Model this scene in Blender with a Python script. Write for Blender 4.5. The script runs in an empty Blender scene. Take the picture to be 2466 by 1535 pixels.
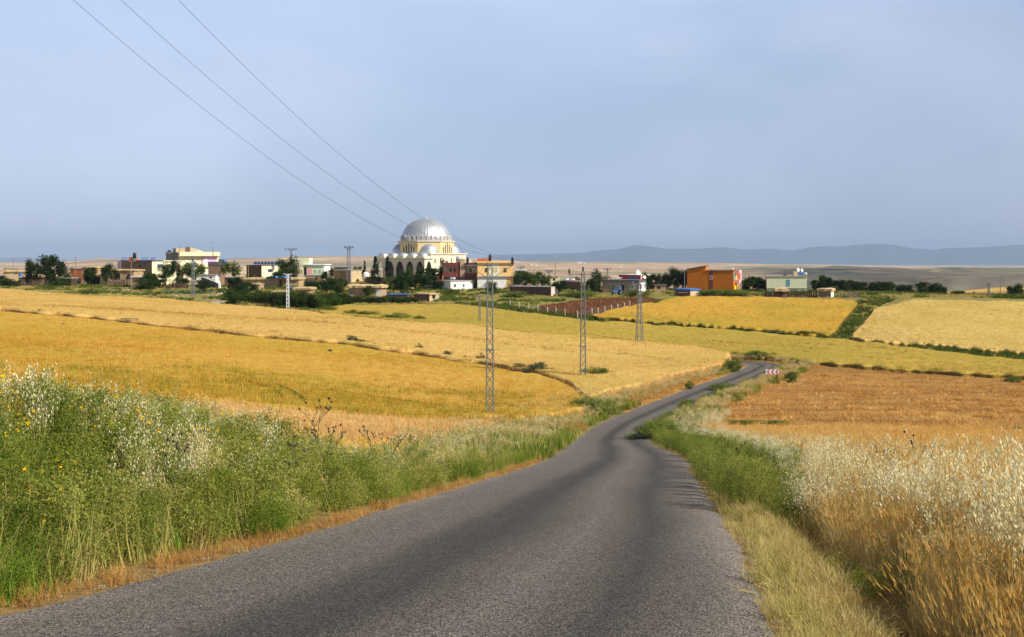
import bpy, math, random
import numpy as np
from mathutils import Vector, Matrix
R = math.radians
random.seed(7)
rng = np.random.default_rng(7)
scene = bpy.context.scene

# ------------------------------------------------------------------ camera, sky, sun, exposure
F, CU, HV = 2800.0, 1233.0, 612.0          # focal length in photo pixels, centre column, eye-level row
cam_d = bpy.data.cameras.new('camera')
cam_d.sensor_width = 36.0
cam_d.lens = F / 2466.0 * 36.0
cam_d.shift_y = -(767.5 - HV) / 2466.0
cam_d.clip_start, cam_d.clip_end = 0.1, 90000
cam = bpy.data.objects.new('camera', cam_d)
cam.location = (0, 0, 0)
cam.rotation_euler = (R(90), 0, 0)
scene.collection.objects.link(cam)
scene.camera = cam

SUN = Vector((0.69, -0.33, 0.64)).normalized()
sun_d = bpy.data.lights.new('sun', 'SUN')
sun_d.energy = 5.0
sun_d.angle = R(0.5)
sun_d.color = (1.0, 0.94, 0.83)
sun = bpy.data.objects.new('sun', sun_d)
sun.rotation_euler = SUN.to_track_quat('Z', 'Y').to_euler()
scene.collection.objects.link(sun)

world = bpy.data.worlds.new('World')
scene.world = world
world.use_nodes = True
wt = world.node_tree
wn, wl = wt.nodes, wt.links
for n in list(wn): wn.remove(n)
wout = wn.new('ShaderNodeOutputWorld'); bg = wn.new('ShaderNodeBackground')
sky = wn.new('ShaderNodeTexSky'); sky.sky_type = 'NISHITA'; sky.sun_disc = False
sky.sun_elevation = math.asin(SUN.z); sky.sun_rotation = math.atan2(SUN.x, SUN.y)
sky.altitude = 700; sky.air_density = 1.0; sky.dust_density = 2.0; sky.ozone_density = 1.5
bg.inputs['Strength'].default_value = 0.1
tc = wn.new('ShaderNodeTexCoord')
mp = wn.new('ShaderNodeMapping'); mp.inputs['Scale'].default_value = (1.0, 1.0, 2.2)
nz = wn.new('ShaderNodeTexNoise'); nz.inputs['Scale'].default_value = 2.6; nz.inputs['Detail'].default_value = 7; nz.inputs['Roughness'].default_value = 0.5; nz.inputs['Distortion'].default_value = 0.3
cr = wn.new('ShaderNodeValToRGB')
cr.color_ramp.elements[0].position = 0.36; cr.color_ramp.elements[0].color = (3.5, 4.38, 6.15, 1)
cr.color_ramp.elements[1].position = 0.68; cr.color_ramp.elements[1].color = (4.75, 5.6, 7.4, 1)
# height: darker veil near the horizon, brighter above
sx = wn.new('ShaderNodeSeparateXYZ')
ma = wn.new('ShaderNodeMapRange'); ma.inputs['From Min'].default_value = 0.0; ma.inputs['From Max'].default_value = 0.25
ma.inputs['To Min'].default_value = 0.90; ma.inputs['To Max'].default_value = 1.13
# azimuth: the cloud bank to the right is darker
mb = wn.new('ShaderNodeMapRange'); mb.inputs['From Min'].default_value = 0.0; mb.inputs['From Max'].default_value = 0.42
mb.inputs['To Min'].default_value = 1.0; mb.inputs['To Max'].default_value = 0.84
# the unseen sky above the view is darkened towards the zenith to cut fill light
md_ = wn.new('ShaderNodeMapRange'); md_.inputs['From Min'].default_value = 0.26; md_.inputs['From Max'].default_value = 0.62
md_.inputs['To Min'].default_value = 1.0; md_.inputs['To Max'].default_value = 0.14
mul = wn.new('ShaderNodeMath'); mul.operation = 'MULTIPLY'; mul2 = wn.new('ShaderNodeMath'); mul2.operation = 'MULTIPLY'
vm = wn.new('ShaderNodeVectorMath'); vm.operation = 'SCALE'
mix = wn.new('ShaderNodeMix'); mix.data_type = 'RGBA'; mix.inputs['Factor'].default_value = 0.88
wl.new(tc.outputs['Generated'], mp.inputs['Vector']); wl.new(mp.outputs[0], nz.inputs['Vector'])
wl.new(nz.outputs['Fac'], cr.inputs['Fac']); wl.new(tc.outputs['Generated'], sx.inputs[0])
wl.new(sx.outputs['Z'], ma.inputs['Value']); wl.new(sx.outputs['X'], mb.inputs['Value'])
wl.new(ma.outputs[0], mul.inputs[0]); wl.new(mb.outputs[0], mul.inputs[1])
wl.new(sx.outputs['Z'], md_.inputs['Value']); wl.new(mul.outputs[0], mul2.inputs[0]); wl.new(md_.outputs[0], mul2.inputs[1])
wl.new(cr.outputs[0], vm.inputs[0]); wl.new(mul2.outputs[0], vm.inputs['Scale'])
wl.new(sky.outputs[0], mix.inputs['A']); wl.new(vm.outputs[0], mix.inputs['B'])
wl.new(mix.outputs['Result'], bg.inputs['Color']); wl.new(bg.outputs[0], wout.inputs['Surface'])

scene.view_settings.view_transform = 'Standard'
scene.view_settings.look = 'None'
scene.view_settings.exposure = 0.4
scene.view_settings.gamma = 1.0
scene.cycles.volume_bounces = 1
scene.cycles.max_bounces = 6
scene.cycles.transparent_max_bounces = 8

# ------------------------------------------------------------------ helpers
C = scene.collection
def lerp(a, b, t): return a + (b - a) * t
def tag(o, label=None, cat=None, group=None, kind=None):
    if label: o['label'] = label
    if cat: o['category'] = cat
    if group: o['group'] = group
    if kind: o['kind'] = kind
    return o
def link(name, me, mat=None, parent=None, smooth=False):
    o = bpy.data.objects.new(name, me); C.objects.link(o)
    if mat is not None and len(me.materials) == 0: me.materials.append(mat)
    if parent is not None: o.parent = parent
    if smooth: me.shade_smooth()
    return o
def empty(name, loc=(0, 0, 0), rz=0.0):
    o = bpy.data.objects.new(name, None); C.objects.link(o)
    o.location = loc; o.rotation_euler = (0, 0, rz); o.empty_display_size = 0.3
    return o
class MB:
    """collects polygons, builds one mesh"""
    def __init__(s): s.v = []; s.f = []
    def poly(s, pts, faces):
        n = len(s.v); s.v += [tuple(p) for p in pts]; s.f += [tuple(i + n for i in f) for f in faces]; return s
    def box(s, x0, x1, y0, y1, z0, z1):
        return s.poly([(x0,y0,z0),(x1,y0,z0),(x1,y1,z0),(x0,y1,z0),(x0,y0,z1),(x1,y0,z1),(x1,y1,z1),(x0,y1,z1)],
                      [(0,3,2,1),(4,5,6,7),(0,1,5,4),(1,2,6,5),(2,3,7,6),(3,0,4,7)])
    def tube(s, a, b, r0, r1=None, n=6, caps=True):
        a = Vector(a); b = Vector(b); r1 = r0 if r1 is None else r1
        d = (b - a)
        if d.length < 1e-6: return s
        q = d.to_track_quat('Z', 'Y'); P = []
        for (c, r) in ((a, r0), (b, r1)):
            for i in range(n):
                t = 2 * math.pi * i / n
                P.append(c + q @ Vector((r * math.cos(t), r * math.sin(t), 0)))
        fs = [(i, (i+1) % n, n + (i+1) % n, n + i) for i in range(n)]
        if caps: fs += [tuple(range(n-1, -1, -1)), tuple(range(n, 2*n))]
        return s.poly(P, fs)
    def bar(s, a, b, w, h=None):
        h = w if h is None else h
        a = Vector(a); b = Vector(b); d = b - a
        if d.length < 1e-6: return s
        q = d.to_track_quat('Z', 'Y'); P = []
        for c in (a, b):
            for (i, j) in ((-1,-1),(1,-1),(1,1),(-1,1)):
                P.append(c + q @ Vector((i*w/2, j*h/2, 0)))
        return s.poly(P, [(0,1,5,4),(1,2,6,5),(2,3,7,6),(3,0,4,7),(3,2,1,0),(4,5,6,7)])
    def lathe(s, prof, c=(0,0,0), n=24, a0=0.0, a1=2*math.pi):
        full = abs(a1 - a0 - 2*math.pi) < 1e-6
        m = n if full else n + 1; P = []
        for (r, z) in prof:
            for i in range(m):
                t = a0 + (a1 - a0) * i / n
                P.append((c[0] + r*math.cos(t), c[1] + r*math.sin(t), c[2] + z))
        fs = []
        for k in range(len(prof)-1):
            for i in range(n):
                j = (i+1) % m if full else i+1
                fs.append((k*m+i, k*m+j, (k+1)*m+j, (k+1)*m+i))
        return s.poly(P, fs)
    def mesh(s, name='mesh'):
        me = bpy.data.meshes.new(name); me.from_pydata(s.v, [], s.f); me.update(); return me
    def build(s, name, mat, parent=None, smooth=False):
        return link(name, s.mesh(name), mat, parent, smooth)

# ------------------------------------------------------------------ materials
def new_mat(name):
    m = bpy.data.materials.new(name); m.use_nodes = True
    nt = m.node_tree
    for n in list(nt.nodes): nt.nodes.remove(n)
    return m, nt.nodes, nt.links
def pmat(name, col, rough=0.85, var=0.25, scale=1.5, metal=0.0, bump=0.0, bscale=None, spec=0.3, streak=1.0, alt=None):
    """plain procedural material: base colour broken up by two octaves of noise, optional bump"""
    m, N, L = new_mat(name)
    out = N.new('ShaderNodeOutputMaterial'); b = N.new('ShaderNodeBsdfPrincipled')
    g = N.new('ShaderNodeTexCoord')
    mpn = N.new('ShaderNodeMapping'); mpn.inputs['Scale'].default_value = (1, 1, streak)
    L.new(g.outputs['Object'], mpn.inputs['Vector'])
    n1 = N.new('ShaderNodeTexNoise'); n1.inputs['Scale'].default_value = scale; n1.inputs['Detail'].default_value = 6; n1.inputs['Roughness'].default_value = 0.65
    L.new(mpn.outputs[0], n1.inputs['Vector'])
    r = N.new('ShaderNodeValToRGB'); r.color_ramp.elements[0].position = 0.3; r.color_ramp.elements[1].position = 0.7
    a = alt if alt else tuple(c * (1 - var) for c in col)
    r.color_ramp.elements[0].color = (*a, 1); r.color_ramp.elements[1].color = (*[min(1, c * (1 + var*0.5)) for c in col], 1)
    L.new(n1.outputs['Fac'], r.inputs['Fac']); L.new(r.outputs[0], b.inputs['Base Color'])
    b.inputs['Roughness'].default_value = rough; b.inputs['Metallic'].default_value = metal
    b.inputs['Specular IOR Level'].default_value = spec
    if bump > 0:
        n2 = N.new('ShaderNodeTexNoise'); n2.inputs['Scale'].default_value = bscale or scale*6; n2.inputs['Detail'].default_value = 4
        L.new(mpn.outputs[0], n2.inputs['Vector'])
        bp = N.new('ShaderNodeBump'); bp.inputs['Strength'].default_value = bump; bp.inputs['Distance'].default_value = 0.1
        L.new(n2.outputs['Fac'], bp.inputs['Height']); L.new(bp.outputs[0], b.inputs['Normal'])
    L.new(b.outputs[0], out.inputs['Surface'])
    return m
def leafmat(name, cols, trans=0.35, wscale=0.35, rnd=0.35, fine=0.0):
    """plant material: colour chosen by a world-space noise and a per-plant random value, part translucent"""
    m, N, L = new_mat(name)
    out = N.new('ShaderNodeOutputMaterial')
    geo = N.new('ShaderNodeNewGeometry'); oi = N.new('ShaderNodeObjectInfo')
    n1 = N.new('ShaderNodeTexNoise'); n1.inputs['Scale'].default_value = wscale; n1.inputs['Detail'].default_value = 5; n1.inputs['Roughness'].default_value = 0.6
    L.new(geo.outputs['Position'], n1.inputs['Vector'])
    mr = N.new('ShaderNodeMapRange'); mr.inputs['From Min'].default_value = 0.3; mr.inputs['From Max'].default_value = 0.7
    L.new(n1.outputs['Fac'], mr.inputs['Value'])
    mx = N.new('ShaderNodeMix'); mx.data_type = 'FLOAT'; mx.inputs['Factor'].default_value = rnd
    rsrc = oi.outputs['Random']
    L.new(mr.outputs[0], mx.inputs['A']); L.new(rsrc, mx.inputs['B'])
    r = N.new('ShaderNodeValToRGB'); el = r.color_ramp.elements
    while len(el) < len(cols): el.new(0.5)
    for i, c in enumerate(cols):
        el[i].position = 0.12 + 0.76 * i / (len(cols) - 1); el[i].color = (*c, 1)
    L.new(mx.outputs['Result'], r.inputs['Fac'])
    d = N.new('ShaderNodeBsdfDiffuse'); t = N.new('ShaderNodeBsdfTranslucent'); ms = N.new('ShaderNodeMixShader')
    ms.inputs['Fac'].default_value = trans
    L.new(r.outputs[0], d.inputs['Color']); L.new(r.outputs[0], t.inputs['Color'])
    L.new(d.outputs[0], ms.inputs[1]); L.new(t.outputs[0], ms.inputs[2]); L.new(ms.outputs[0], out.inputs['Surface'])
    return m

# ------------------------------------------------------------------ terrain shape
def DV(v):                                   # distance of the village hillside as a function of the photo row of a foot point
    return 300 + (720 - v) * 1.5 if v <= 720 else 300 - (v - 720) * 1.3
def P3(u, v, d):                             # point at distance d seen at column u, row v
    return Vector(((u - CU) / F * d, d, -(v - HV) / F * d))
ctl = []
for y in (0, 4, 9, 16, 26, 38):
    for x in (-30, -18, -9, -3, 3, 9, 18, 30):
        ctl.append((x, y, -1.6 - 0.1443 * y + (0.03 * max(0, -x - 4) if y > 10 else 0)))
for x in (-60, 60): ctl.append((x, 10, -2.6)); ctl.append((x, -40, 3.0))
PXC = [  # (column, row, distance)
 (-500,960,62),(-500,850,110),(-500,749,200),(-500,693,345),
 (0,960,65),(0,850,110),(0,749,200),(0,720,262),
 (300,968,68),(300,870,112),(300,782,190),(300,716,300),
 (620,988,78),(620,900,118),(620,822,175),(620,742,270),
 (900,1004,85),(900,910,126),(900,845,172),(900,770,238),(900,733,283),
 (1150,998,100),(1150,945,125),(1150,882,165),(1150,786,222),(1150,743,270),(1150,715,306),
 (1370,1060,83),(1300,1010,98),(1460,1000,103),(1500,960,122),(1600,945,130),(1404,905,142),(1500,860,185),
 (1540,823,215),(1400,812,208),(1520,779,245),(1340,757,260),(1500,745,278),(1600,722,297),
 (1720,915,149),(1790,880,170),(1650,1000,103),(1740,1026,88),(1900,950,128),(1900,1026,86),(1900,880,168),
 (1850,803,232),(1850,760,262),(1850,716,306),
 (2100,1027,84),(2100,960,118),(2100,892,163),(2100,828,210),(2100,770,255),(2130,722,298),
 (2337,1036,80),(2337,970,112),(2337,906,156),(2337,857,196),(2337,780,250),(2337,721,302),
 (2700,1055,76),(2700,980,108),(2700,925,150),(2700,880,190),(2700,800,250),(2700,724,300),
 (3200,1060,80),(3200,900,170),(3200,730,300),
 (-500,688,375),(-500,691,430),(100,686,372),(100,690,430),(400,686,372),(400,690,430),(700,682,378),(700,689,430),(1000,666,376),(1000,672,400),(1000,686,440),
 (1250,690,365),(1300,695,430),(1600,697,360),(1600,699,430),(1950,702,360),(1950,703,430),(2200,712,350),(2200,714,430),(2500,715,350),(2500,716,430),(3200,716,430)]
for (u, v, d) in PXC: ctl.append(tuple(P3(u, v, d)))
FOOT = [(60,683),(120,688),(190,686),(290,690),(330,693),(440,712),(520,700),(430,690),(545,699),(620,702),(680,690),(700,712),
 (760,690),(820,700),(860,680),(900,682),(930,716),(1000,727),(950,703),(1020,668),(1080,672),(960,672),(1095,703),(1200,702),(1290,711),(1400,710),
 (1500,709),(1590,704),(1660,712),(1730,704),(1790,706),(1900,710),(1990,716),(2100,705),(2240,715),(2390,720),(2460,722),(1250,690),(1450,692)]
for (u, v) in FOOT: ctl.append(tuple(P3(u, v, DV(v))))
ctl = np.array(ctl)
S0 = 100.0
def _U(r2): return np.where(r2 < 1e-12, 0.0, 0.5 * r2 * np.log(np.maximum(r2, 1e-12)))
_c = ctl[:, :2] / S0
_K = _U(((_c[:, None] - _c[None]) ** 2).sum(-1)) + 0.0006 * np.eye(len(_c))
_P = np.hstack([np.ones((len(_c), 1)), _c])
_A = np.block([[_K, _P], [_P.T, np.zeros((3, 3))]])
_w = np.linalg.solve(_A, np.concatenate([ctl[:, 2], np.zeros(3)]))
def tps(x, y):
    x = np.atleast_1d(x).astype(float).ravel(); y = np.atleast_1d(y).astype(float).ravel(); out = np.empty(len(x))
    for i in range(0, len(x), 20000):
        q = np.stack([x[i:i+20000], y[i:i+20000]], 1) / S0
        k = _U(((q[:, None] - _c[None]) ** 2).sum(-1))
        out[i:i+20000] = k @ _w[:-3] + _w[-3] + q @ _w[-2:]
    return out
def _hash(ix, iy, s): 
    n = np.sin(ix * 127.1 + iy * 311.7 + s * 74.7) * 43758.5453
    return n - np.floor(n)
def vnoise(x, y, sc, s=0):
    x = np.asarray(x, float) / sc; y = np.asarray(y, float) / sc
    ix = np.floor(x); iy = np.floor(y); fx = x - ix; fy = y - iy
    fx = fx*fx*(3-2*fx); fy = fy*fy*(3-2*fy)
    a = _hash(ix, iy, s); b = _hash(ix+1, iy, s); c = _hash(ix, iy+1, s); d = _hash(ix+1, iy+1, s)
    return (a*(1-fx)+b*fx)*(1-fy) + (c*(1-fx)+d*fx)*fy
def fbm(x, y, sc, s=0): return (vnoise(x,y,sc,s)*.5 + vnoise(x,y,sc*.45,s+3)*.3 + vnoise(x,y,sc*.2,s+7)*.2)
FD = np.log(np.array([420, 600, 900, 1300, 1800, 2500, 3500, 5000, 8000, 14000, 24000, 40000.]))
FU = np.array([-1200, 0, 300, 700, 1000, 1300, 1700, 1950, 2200, 2466, 3600.])
FVt = np.array([
 [690,693,690,675,662,652,645,639,637,634,632,630],
 [690,693,690,675,662,652,645,639,637,634,632,630],
 [692,694,688,672,658,647,634,625,632,634,632,630],
 [690,694,682,668,655,642,630,619,630,634,632,630],
 [688,692,682,668,655,644,631,618,630,634,632,630],
 [695,694,686,672,660,650,640,629,630,634,632,630],
 [699,699,690,677,668,655,644,636,636,636,634,632],
 [703,706,703,690,668,645,641,641,640,640,636,632],
 [714,709,712,698,670,645,648,646,645,642,638,632],
 [716,690,712,700,675,650,650,648,646,643,638,632],
 [716,690,712,700,675,650,650,648,646,643,638,632.]])
def zfar(x, y):
    r = np.hypot(x, y); yy = np.maximum(y, 0.5 * r); yy = np.maximum(yy, 420)
    u = np.clip(CU + F * x / yy, -1199, 3599); ld = np.clip(np.log(yy), FD[0], FD[-1] - 1e-6)
    i = np.clip(np.searchsorted(FU, u) - 1, 0, len(FU) - 2); j = np.clip(np.searchsorted(FD, ld, side='right') - 1, 0, len(FD) - 2)
    a = (u - FU[i]) / (FU[i+1] - FU[i]); b = (ld - FD[j]) / (FD[j+1] - FD[j]); a = a*a*(3-2*a)
    v = (FVt[i,j]*(1-a)+FVt[i+1,j]*a)*(1-b) + (FVt[i,j+1]*(1-a)+FVt[i+1,j+1]*a)*b
    n = (fbm(x, y, 900, 5) - .5) * 18 * np.clip((yy - 800) / 1200, 0, 1) * np.clip(9000/ yy, .2, 1)
    n += (fbm(x, y, 420, 15) - .5) * 46 * sst(u, 1650, 2000) * sst(yy, 900, 1300) * (1 - sst(yy, 2300, 2700))
    n += (fbm(x, y, 1500, 17) - .5) * 40 * (1 - sst(u, 1500, 1900)) * sst(yy, 2600, 4200) * (1 - sst(yy, 6000, 8000))
    return -(v - HV) / F * yy + n
def sst(x, a, b): t = np.clip((x - a) / (b - a), 0, 1); return t*t*(3-2*t)
def base(x, y):
    x = np.atleast_1d(x).astype(float).ravel(); y = np.atleast_1d(y).astype(float).ravel()
    z = np.empty(len(x)); near = (y < 470) & (np.abs(x) < 330)
    t = np.maximum(sst(y, 405, 460), sst(np.abs(x), 230, 320)); t = np.where(near, t, 1.0)
    f = zfar(x, y)
    f = np.where(y < 420, np.where(y < 0, -2.0, f * 0 + tps(np.clip(x, -230, 230), np.clip(y, 0, 420))), f)
    zn = np.zeros(len(x)); zn[near] = tps(x[near], y[near])
    return zn * (1 - t) + f * t
def cast(u, v, fn=base, y0=6.5, y1=520.0):
    ys = np.exp(np.linspace(math.log(y0), math.log(y1), 320)); t = (u - CU) / F; w = -(v - HV) / F
    d = w * ys - fn(t * ys, ys); k = np.where(d <= 0)[0]
    if len(k) == 0: return None
    k = k[0]
    if k == 0: y = ys[0]
    else: y = ys[k-1] + (ys[k] - ys[k-1]) * d[k-1] / (d[k-1] - d[k])
    return Vector((t * y, y, w * y))

# ------------------------------------------------------------------ the road's course
ROADL = [(0,1492),(95,1469),(350,1402),(499,1354),(700,1297),(873,1244),(1020,1200),(1154,1158),(1305,1112),(1352,1083),
         (1376,1058),(1412,1036),(1483,1002),(1549,976),(1623,948),(1720,914),(1775,893)]
Lw = [cast(u, v) for (u, v) in ROADL]
d0 = (Lw[1] - Lw[0]).normalized()
Lw = [Lw[0] - d0 * k for k in (16, 10, 5, 2)] + Lw
def resample(pts, step):
    out = [pts[0]]; acc = 0
    P = [Vector((p[0], p[1])) for p in pts]; res = []
    seg = [(P[i+1]-P[i]).length for i in range(len(P)-1)]; tot = sum(seg); n = max(2, int(tot/step)); cum = np.concatenate([[0], np.cumsum(seg)])
    s = np.linspace(0, tot, n)
    return np.stack([np.interp(s, cum, [p.x for p in P]), np.interp(s, cum, [p.y for p in P])], 1)
Lr = resample(Lw, 1.0)
for _ in range(14): Lr[1:-1] = (Lr[:-2] + 2*Lr[1:-1] + Lr[2:]) / 4
tg = np.gradient(Lr, axis=0); tg /= np.linalg.norm(tg, axis=1)[:, None]
nr = np.stack([tg[:, 1], -tg[:, 0]], 1)
wid = np.interp(Lr[:, 1], [0, 9, 14, 21, 45, 90, 130, 175], [6.3, 6.25, 6.15, 6.0, 5.7, 5.3, 5.0, 5.0])
cen = Lr + nr * wid[:, None] / 2
# sharp left-hand bend at the chevron sign, then away behind the oat verge
p = cen[-1].copy(); h = math.atan2(tg[-1, 0], tg[-1, 1]); ext = []
for k in range(46):
    if k < 6: h += R(1.0)
    elif k < 22: h -= R(7.2)
    p = p + np.array([math.sin(h), math.cos(h)]) * 1.0; ext.append(p.copy())
cen = np.vstack([cen, ext]); hw = np.concatenate([wid / 2, np.full(len(ext), 2.6)])
for _ in range(20): cen[1:-1] = (cen[:-2] + 2*cen[1:-1] + cen[2:]) / 4
def roadd(x, y):
    """signed distance from the centre line (right positive), half width there, station"""
    x = np.atleast_1d(x).ravel(); y = np.atleast_1d(y).ravel(); D = np.full(len(x), 1e9); H = np.full(len(x), 3.0); Sg = np.zeros(len(x)); St = np.zeros(len(x))
    sel = np.where((y < 215) & (y > -16) & (np.abs(x) < 110))[0]
    a = cen[:-1]; b = cen[1:]; ab = b - a; l2 = (ab**2).sum(1)
    for i in range(0, len(sel), 20000):
        s = sel[i:i+20000]; q = np.stack([x[s], y[s]], 1); ap = q[:, None] - a[None]
        t = np.clip((ap * ab).sum(-1) / l2, 0, 1); pr = ap - t[..., None] * ab[None]; dd = (pr**2).sum(-1); k = dd.argmin(1); ar = np.arange(len(s))
        cr_ = ab[k, 0] * ap[ar, k, 1] - ab[k, 1] * ap[ar, k, 0]
        D[s] = np.sqrt(dd[ar, k]); Sg[s] = np.where(cr_ > 0, -1, 1); H[s] = hw[k]; St[s] = k + t[ar, k]
    return D * np.where(Sg == 0, 1, Sg), H, St
def verge_relief(x, y):
    x = np.atleast_1d(x).ravel(); y = np.atleast_1d(y).ravel()
    d, h, st = roadd(x, y); dl = -d - h; dr = d - h; z = np.zeros(len(x))
    fl = np.interp(y, [0, 6, 18, 24, 31, 46, 200], [.75, 1.0, 1.0, .6, .12, .03, .0])
    fl = fl + .42*np.exp(-((x + 5.8)/1.6)**2 - ((y - 12.5)/3.0)**2)
    z += np.where((dl > 0) & (dl < 60), fl * (1.0 * sst(dl, .7, 3.0) - .7 * sst(dl, 8, 22)), 0)
    fr = np.interp(y, [0, 30, 50, 200], [1, 1, .3, 0.2])
    z += np.where((dr > 0) & (dr < 60), fr * (-.26 * sst(dr, .55, 1.0) + .36 * sst(dr, 1.35, 2.3)), 0)
    return z
def ground(x, y):
    return base(x, y) + verge_relief(x, y)
def g1(x, y): return float(ground(np.array([x]), np.array([y]))[0])
def drop(u, v): return cast(u, v, ground)

# boundaries between the fields, as photo rows over columns (world positions come from the ground below them)
def bl(pts): a = np.array(pts, float); return lambda u: np.interp(u, a[:, 0], a[:, 1])
B_A = bl([(-900,946),(0,950),(225,957),(350,962),(560,975),(640,985),(800,998),(1000,1008),(1130,1006),(1200,1002),(1330,994),(1420,975)])
B_B = bl([(-900,742),(0,749),(102,757),(230,769),(332,782),(510,800),(620,813),(804,828),(906,843),(1008,856),(1110,875),(1174,884),(1220,894),(1277,902),(1328,915),(1379,940),(1412,970)])
B_C = bl([(-900,690),(0,695),(102,703),(217,713),(332,716),(408,721),(510,731),(620,739),(728,749),(779,757),(855,764),(932,772),(1021,778),(1110,782),(1200,797),(1379,813),(1532,823),(1685,838),(1761,858),(1800,866)])
B_D = bl([(735,752),(779,745),(830,736),(983,732),(1085,732),(1220,746),(1302,759),(1404,771),(1532,779),(1685,790),(1820,801),(1999,818),(2101,828),(2229,843),(2356,859),(2466,870),(3000,940)])
B_E = bl([(1800,868),(1890,872),(1922,876),(1999,884),(2101,892),(2229,902),(2356,908),(2466,915),(3000,940)])
B_F = bl([(1500,1020),(1735,1028),(1870,1028),(2100,1028),(2337,1036),(2466,1046),(3000,1075)])
B_P1 = bl([(1271,754),(1290,745),(1300,737),(1390,723),(1450,717),(1560,716),(1600,722)])

# ------------------------------------------------------------------ ground sheet
def col_attr(me, cols):
    at = me.color_attributes.new('Col', 'FLOAT_COLOR', 'POINT')
    a = np.ones((len(cols), 4), np.float32); a[:, :3] = cols; at.data.foreach_set('color', a.ravel())
def grid_faces(nr_, nc, wrap=False):
    i = np.arange(nr_-1)[:, None]; j = np.arange(nc if wrap else nc-1)[None]; j2 = (j+1) % nc
    return np.stack([(i*nc+j).ravel(), (i*nc+j2+0*i).ravel(), ((i+1)*nc+j2).ravel(), ((i+1)*nc+j).ravel()], 1)
def np_mesh(name, V, Fa):
    me = bpy.data.meshes.new(name); me.vertices.add(len(V)); me.vertices.foreach_set('co', np.asarray(V, np.float32).ravel())
    n = Fa.shape[1]; me.loops.add(Fa.size); me.loops.foreach_set('vertex_index', Fa.astype(np.int32).ravel())
    me.polygons.add(len(Fa)); me.polygons.foreach_set('loop_start', np.arange(0, Fa.size, n, dtype=np.int32)); me.update(calc_edges=True); me.validate(); return me
th = np.concatenate([np.linspace(-32, 32, 330), np.linspace(34, 326, 74)]) * math.pi / 180
rr = np.exp(np.linspace(math.log(1.2), math.log(33000), 880))
TH, RR = np.meshgrid(th, rr); X = (RR * np.sin(TH)).ravel(); Y = (RR * np.cos(TH)).ravel()
Z = ground(X, Y)
d, h, st = roadd(X, Y)
Z -= 0.35 * sst(h - np.abs(d), 0.0, 1.1)
cols = np.zeros((len(X), 3)); yy = np.maximum(Y, 1); uu = CU + F * X / yy; vv = HV - F * Z / yy; rad = np.hypot(X, Y)
soil = np.array([.20,.115,.05]); dry = np.array([.40,.27,.09]); grass = np.array([.12,.15,.035]); gold = np.array([.60,.38,.09])
n1 = fbm(X, Y, 14, 1)[:, None]; n2 = fbm(X, Y, 5, 2)[:, None]
cols[:] = soil*1.0*(1-n1) + dry*n1
nearroad = (rad < 250)
m = (Y > 60) & (Y < 480) & (rad < 600); cols[m] = (dry*.85*(1-n2) + grass*n2)[m]                     # rough village ground
m = (Y > 180) & (Y < 330) & (uu > 1160) & (uu < 1700) & (vv < B_D(uu)+2); 
cols[m] = (np.array([.10,.15,.03])*n2 + np.array([.30,.24,.07])*(1-n2))[m]
# ploughed plot inside the wire fence
P1u = B_P1(uu); lowP = np.interp(uu, [1265,1330,1400,1430,1480,1540,1600,1650], [755,762,765,760,748,736,724,713])
m = (Y > 180) & (Y < 345) & (uu > 1268) & (uu < 1640) & (vv < lowP) & (vv > P1u); cols[m] = (np.array([.15,.06,.025])*(.8+.5*n2))[m]
m = (Y > 60) & (Y < 190) & (uu > 1500) & (vv > 875) & (vv < 1040); cols[m] = (np.array([.36,.19,.048])*(.75+.5*n2))[m]
# far country: parcels of stubble, fallow and green
far = rad > 560
ang = .35; xa = X*math.cos(ang)+Y*math.sin(ang); ya = -X*math.sin(ang)+Y*math.cos(ang)
xw = xa + 160*vnoise(X,Y,700,9); yw = ya + 260*vnoise(X,Y,900,11)
cell = _hash(np.floor(xw/420), np.floor(yw/420), 4)[:, None]
tan_ = np.array([.50,.35,.23]); pale = np.array([.58,.46,.24]); olive = np.array([.13,.15,.06]); grey = np.array([.10,.105,.09])
fc = np.where(cell < .45, tan_, np.where(cell < .6, pale, np.where(cell < .85, tan_*.8, tan_*.45+olive*.6)))
dark = sst(uu, 1700, 1960) * sst(rad, 700, 1000) * (1 - sst(rad, 2900, 3300)); dark = (dark * (.55 + .6*vnoise(X,Y,500,21)))[:, None].clip(0, 1)
q1 = (fbm(X*.8+Y*.35, Y, 260, 31))[:, None]; q2 = fbm(X-Y*.5, Y*.7, 150, 33)[:, None]
hc = np.where(q1 < .50, grey*.85, np.where(q1 < .55, np.array([.21,.165,.12]), np.where(q2 > .52, np.array([.36,.31,.17]), np.array([.13,.14,.08]))))
pq = sst(fbm(X+Y*.4, Y*.8, 520, 41), .56, .66)[:, None]; fc = fc*(1-pq*.6) + np.array([.16,.18,.11])*pq*.6
fc = fc*(1-dark) + hc*.62*dark
fc = fc * (.85 + .3*fbm(X, Y, 160, 6)[:, None])
yh = ((rad > 500) & (rad < 760) & (uu > 2150))[:, None]; fc = np.where(yh, gold*(.8+.2*n1), fc)
cols = np.where(far[:, None], fc, cols)
me = np_mesh('ground', np.stack([X, Y, Z], 1), grid_faces(len(rr), len(th), True)); col_attr(me, cols)
gm, N, L = new_mat('ground')
o_ = N.new('ShaderNodeOutputMaterial'); b_ = N.new('ShaderNodeBsdfPrincipled'); at = N.new('ShaderNodeAttribute'); at.attribute_name = 'Col'
geo = N.new('ShaderNodeNewGeometry')
na = N.new('ShaderNodeTexNoise'); na.inputs['Scale'].default_value = 1.3; na.inputs['Detail'].default_value = 8; na.inputs['Roughness'].default_value = .75
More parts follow.
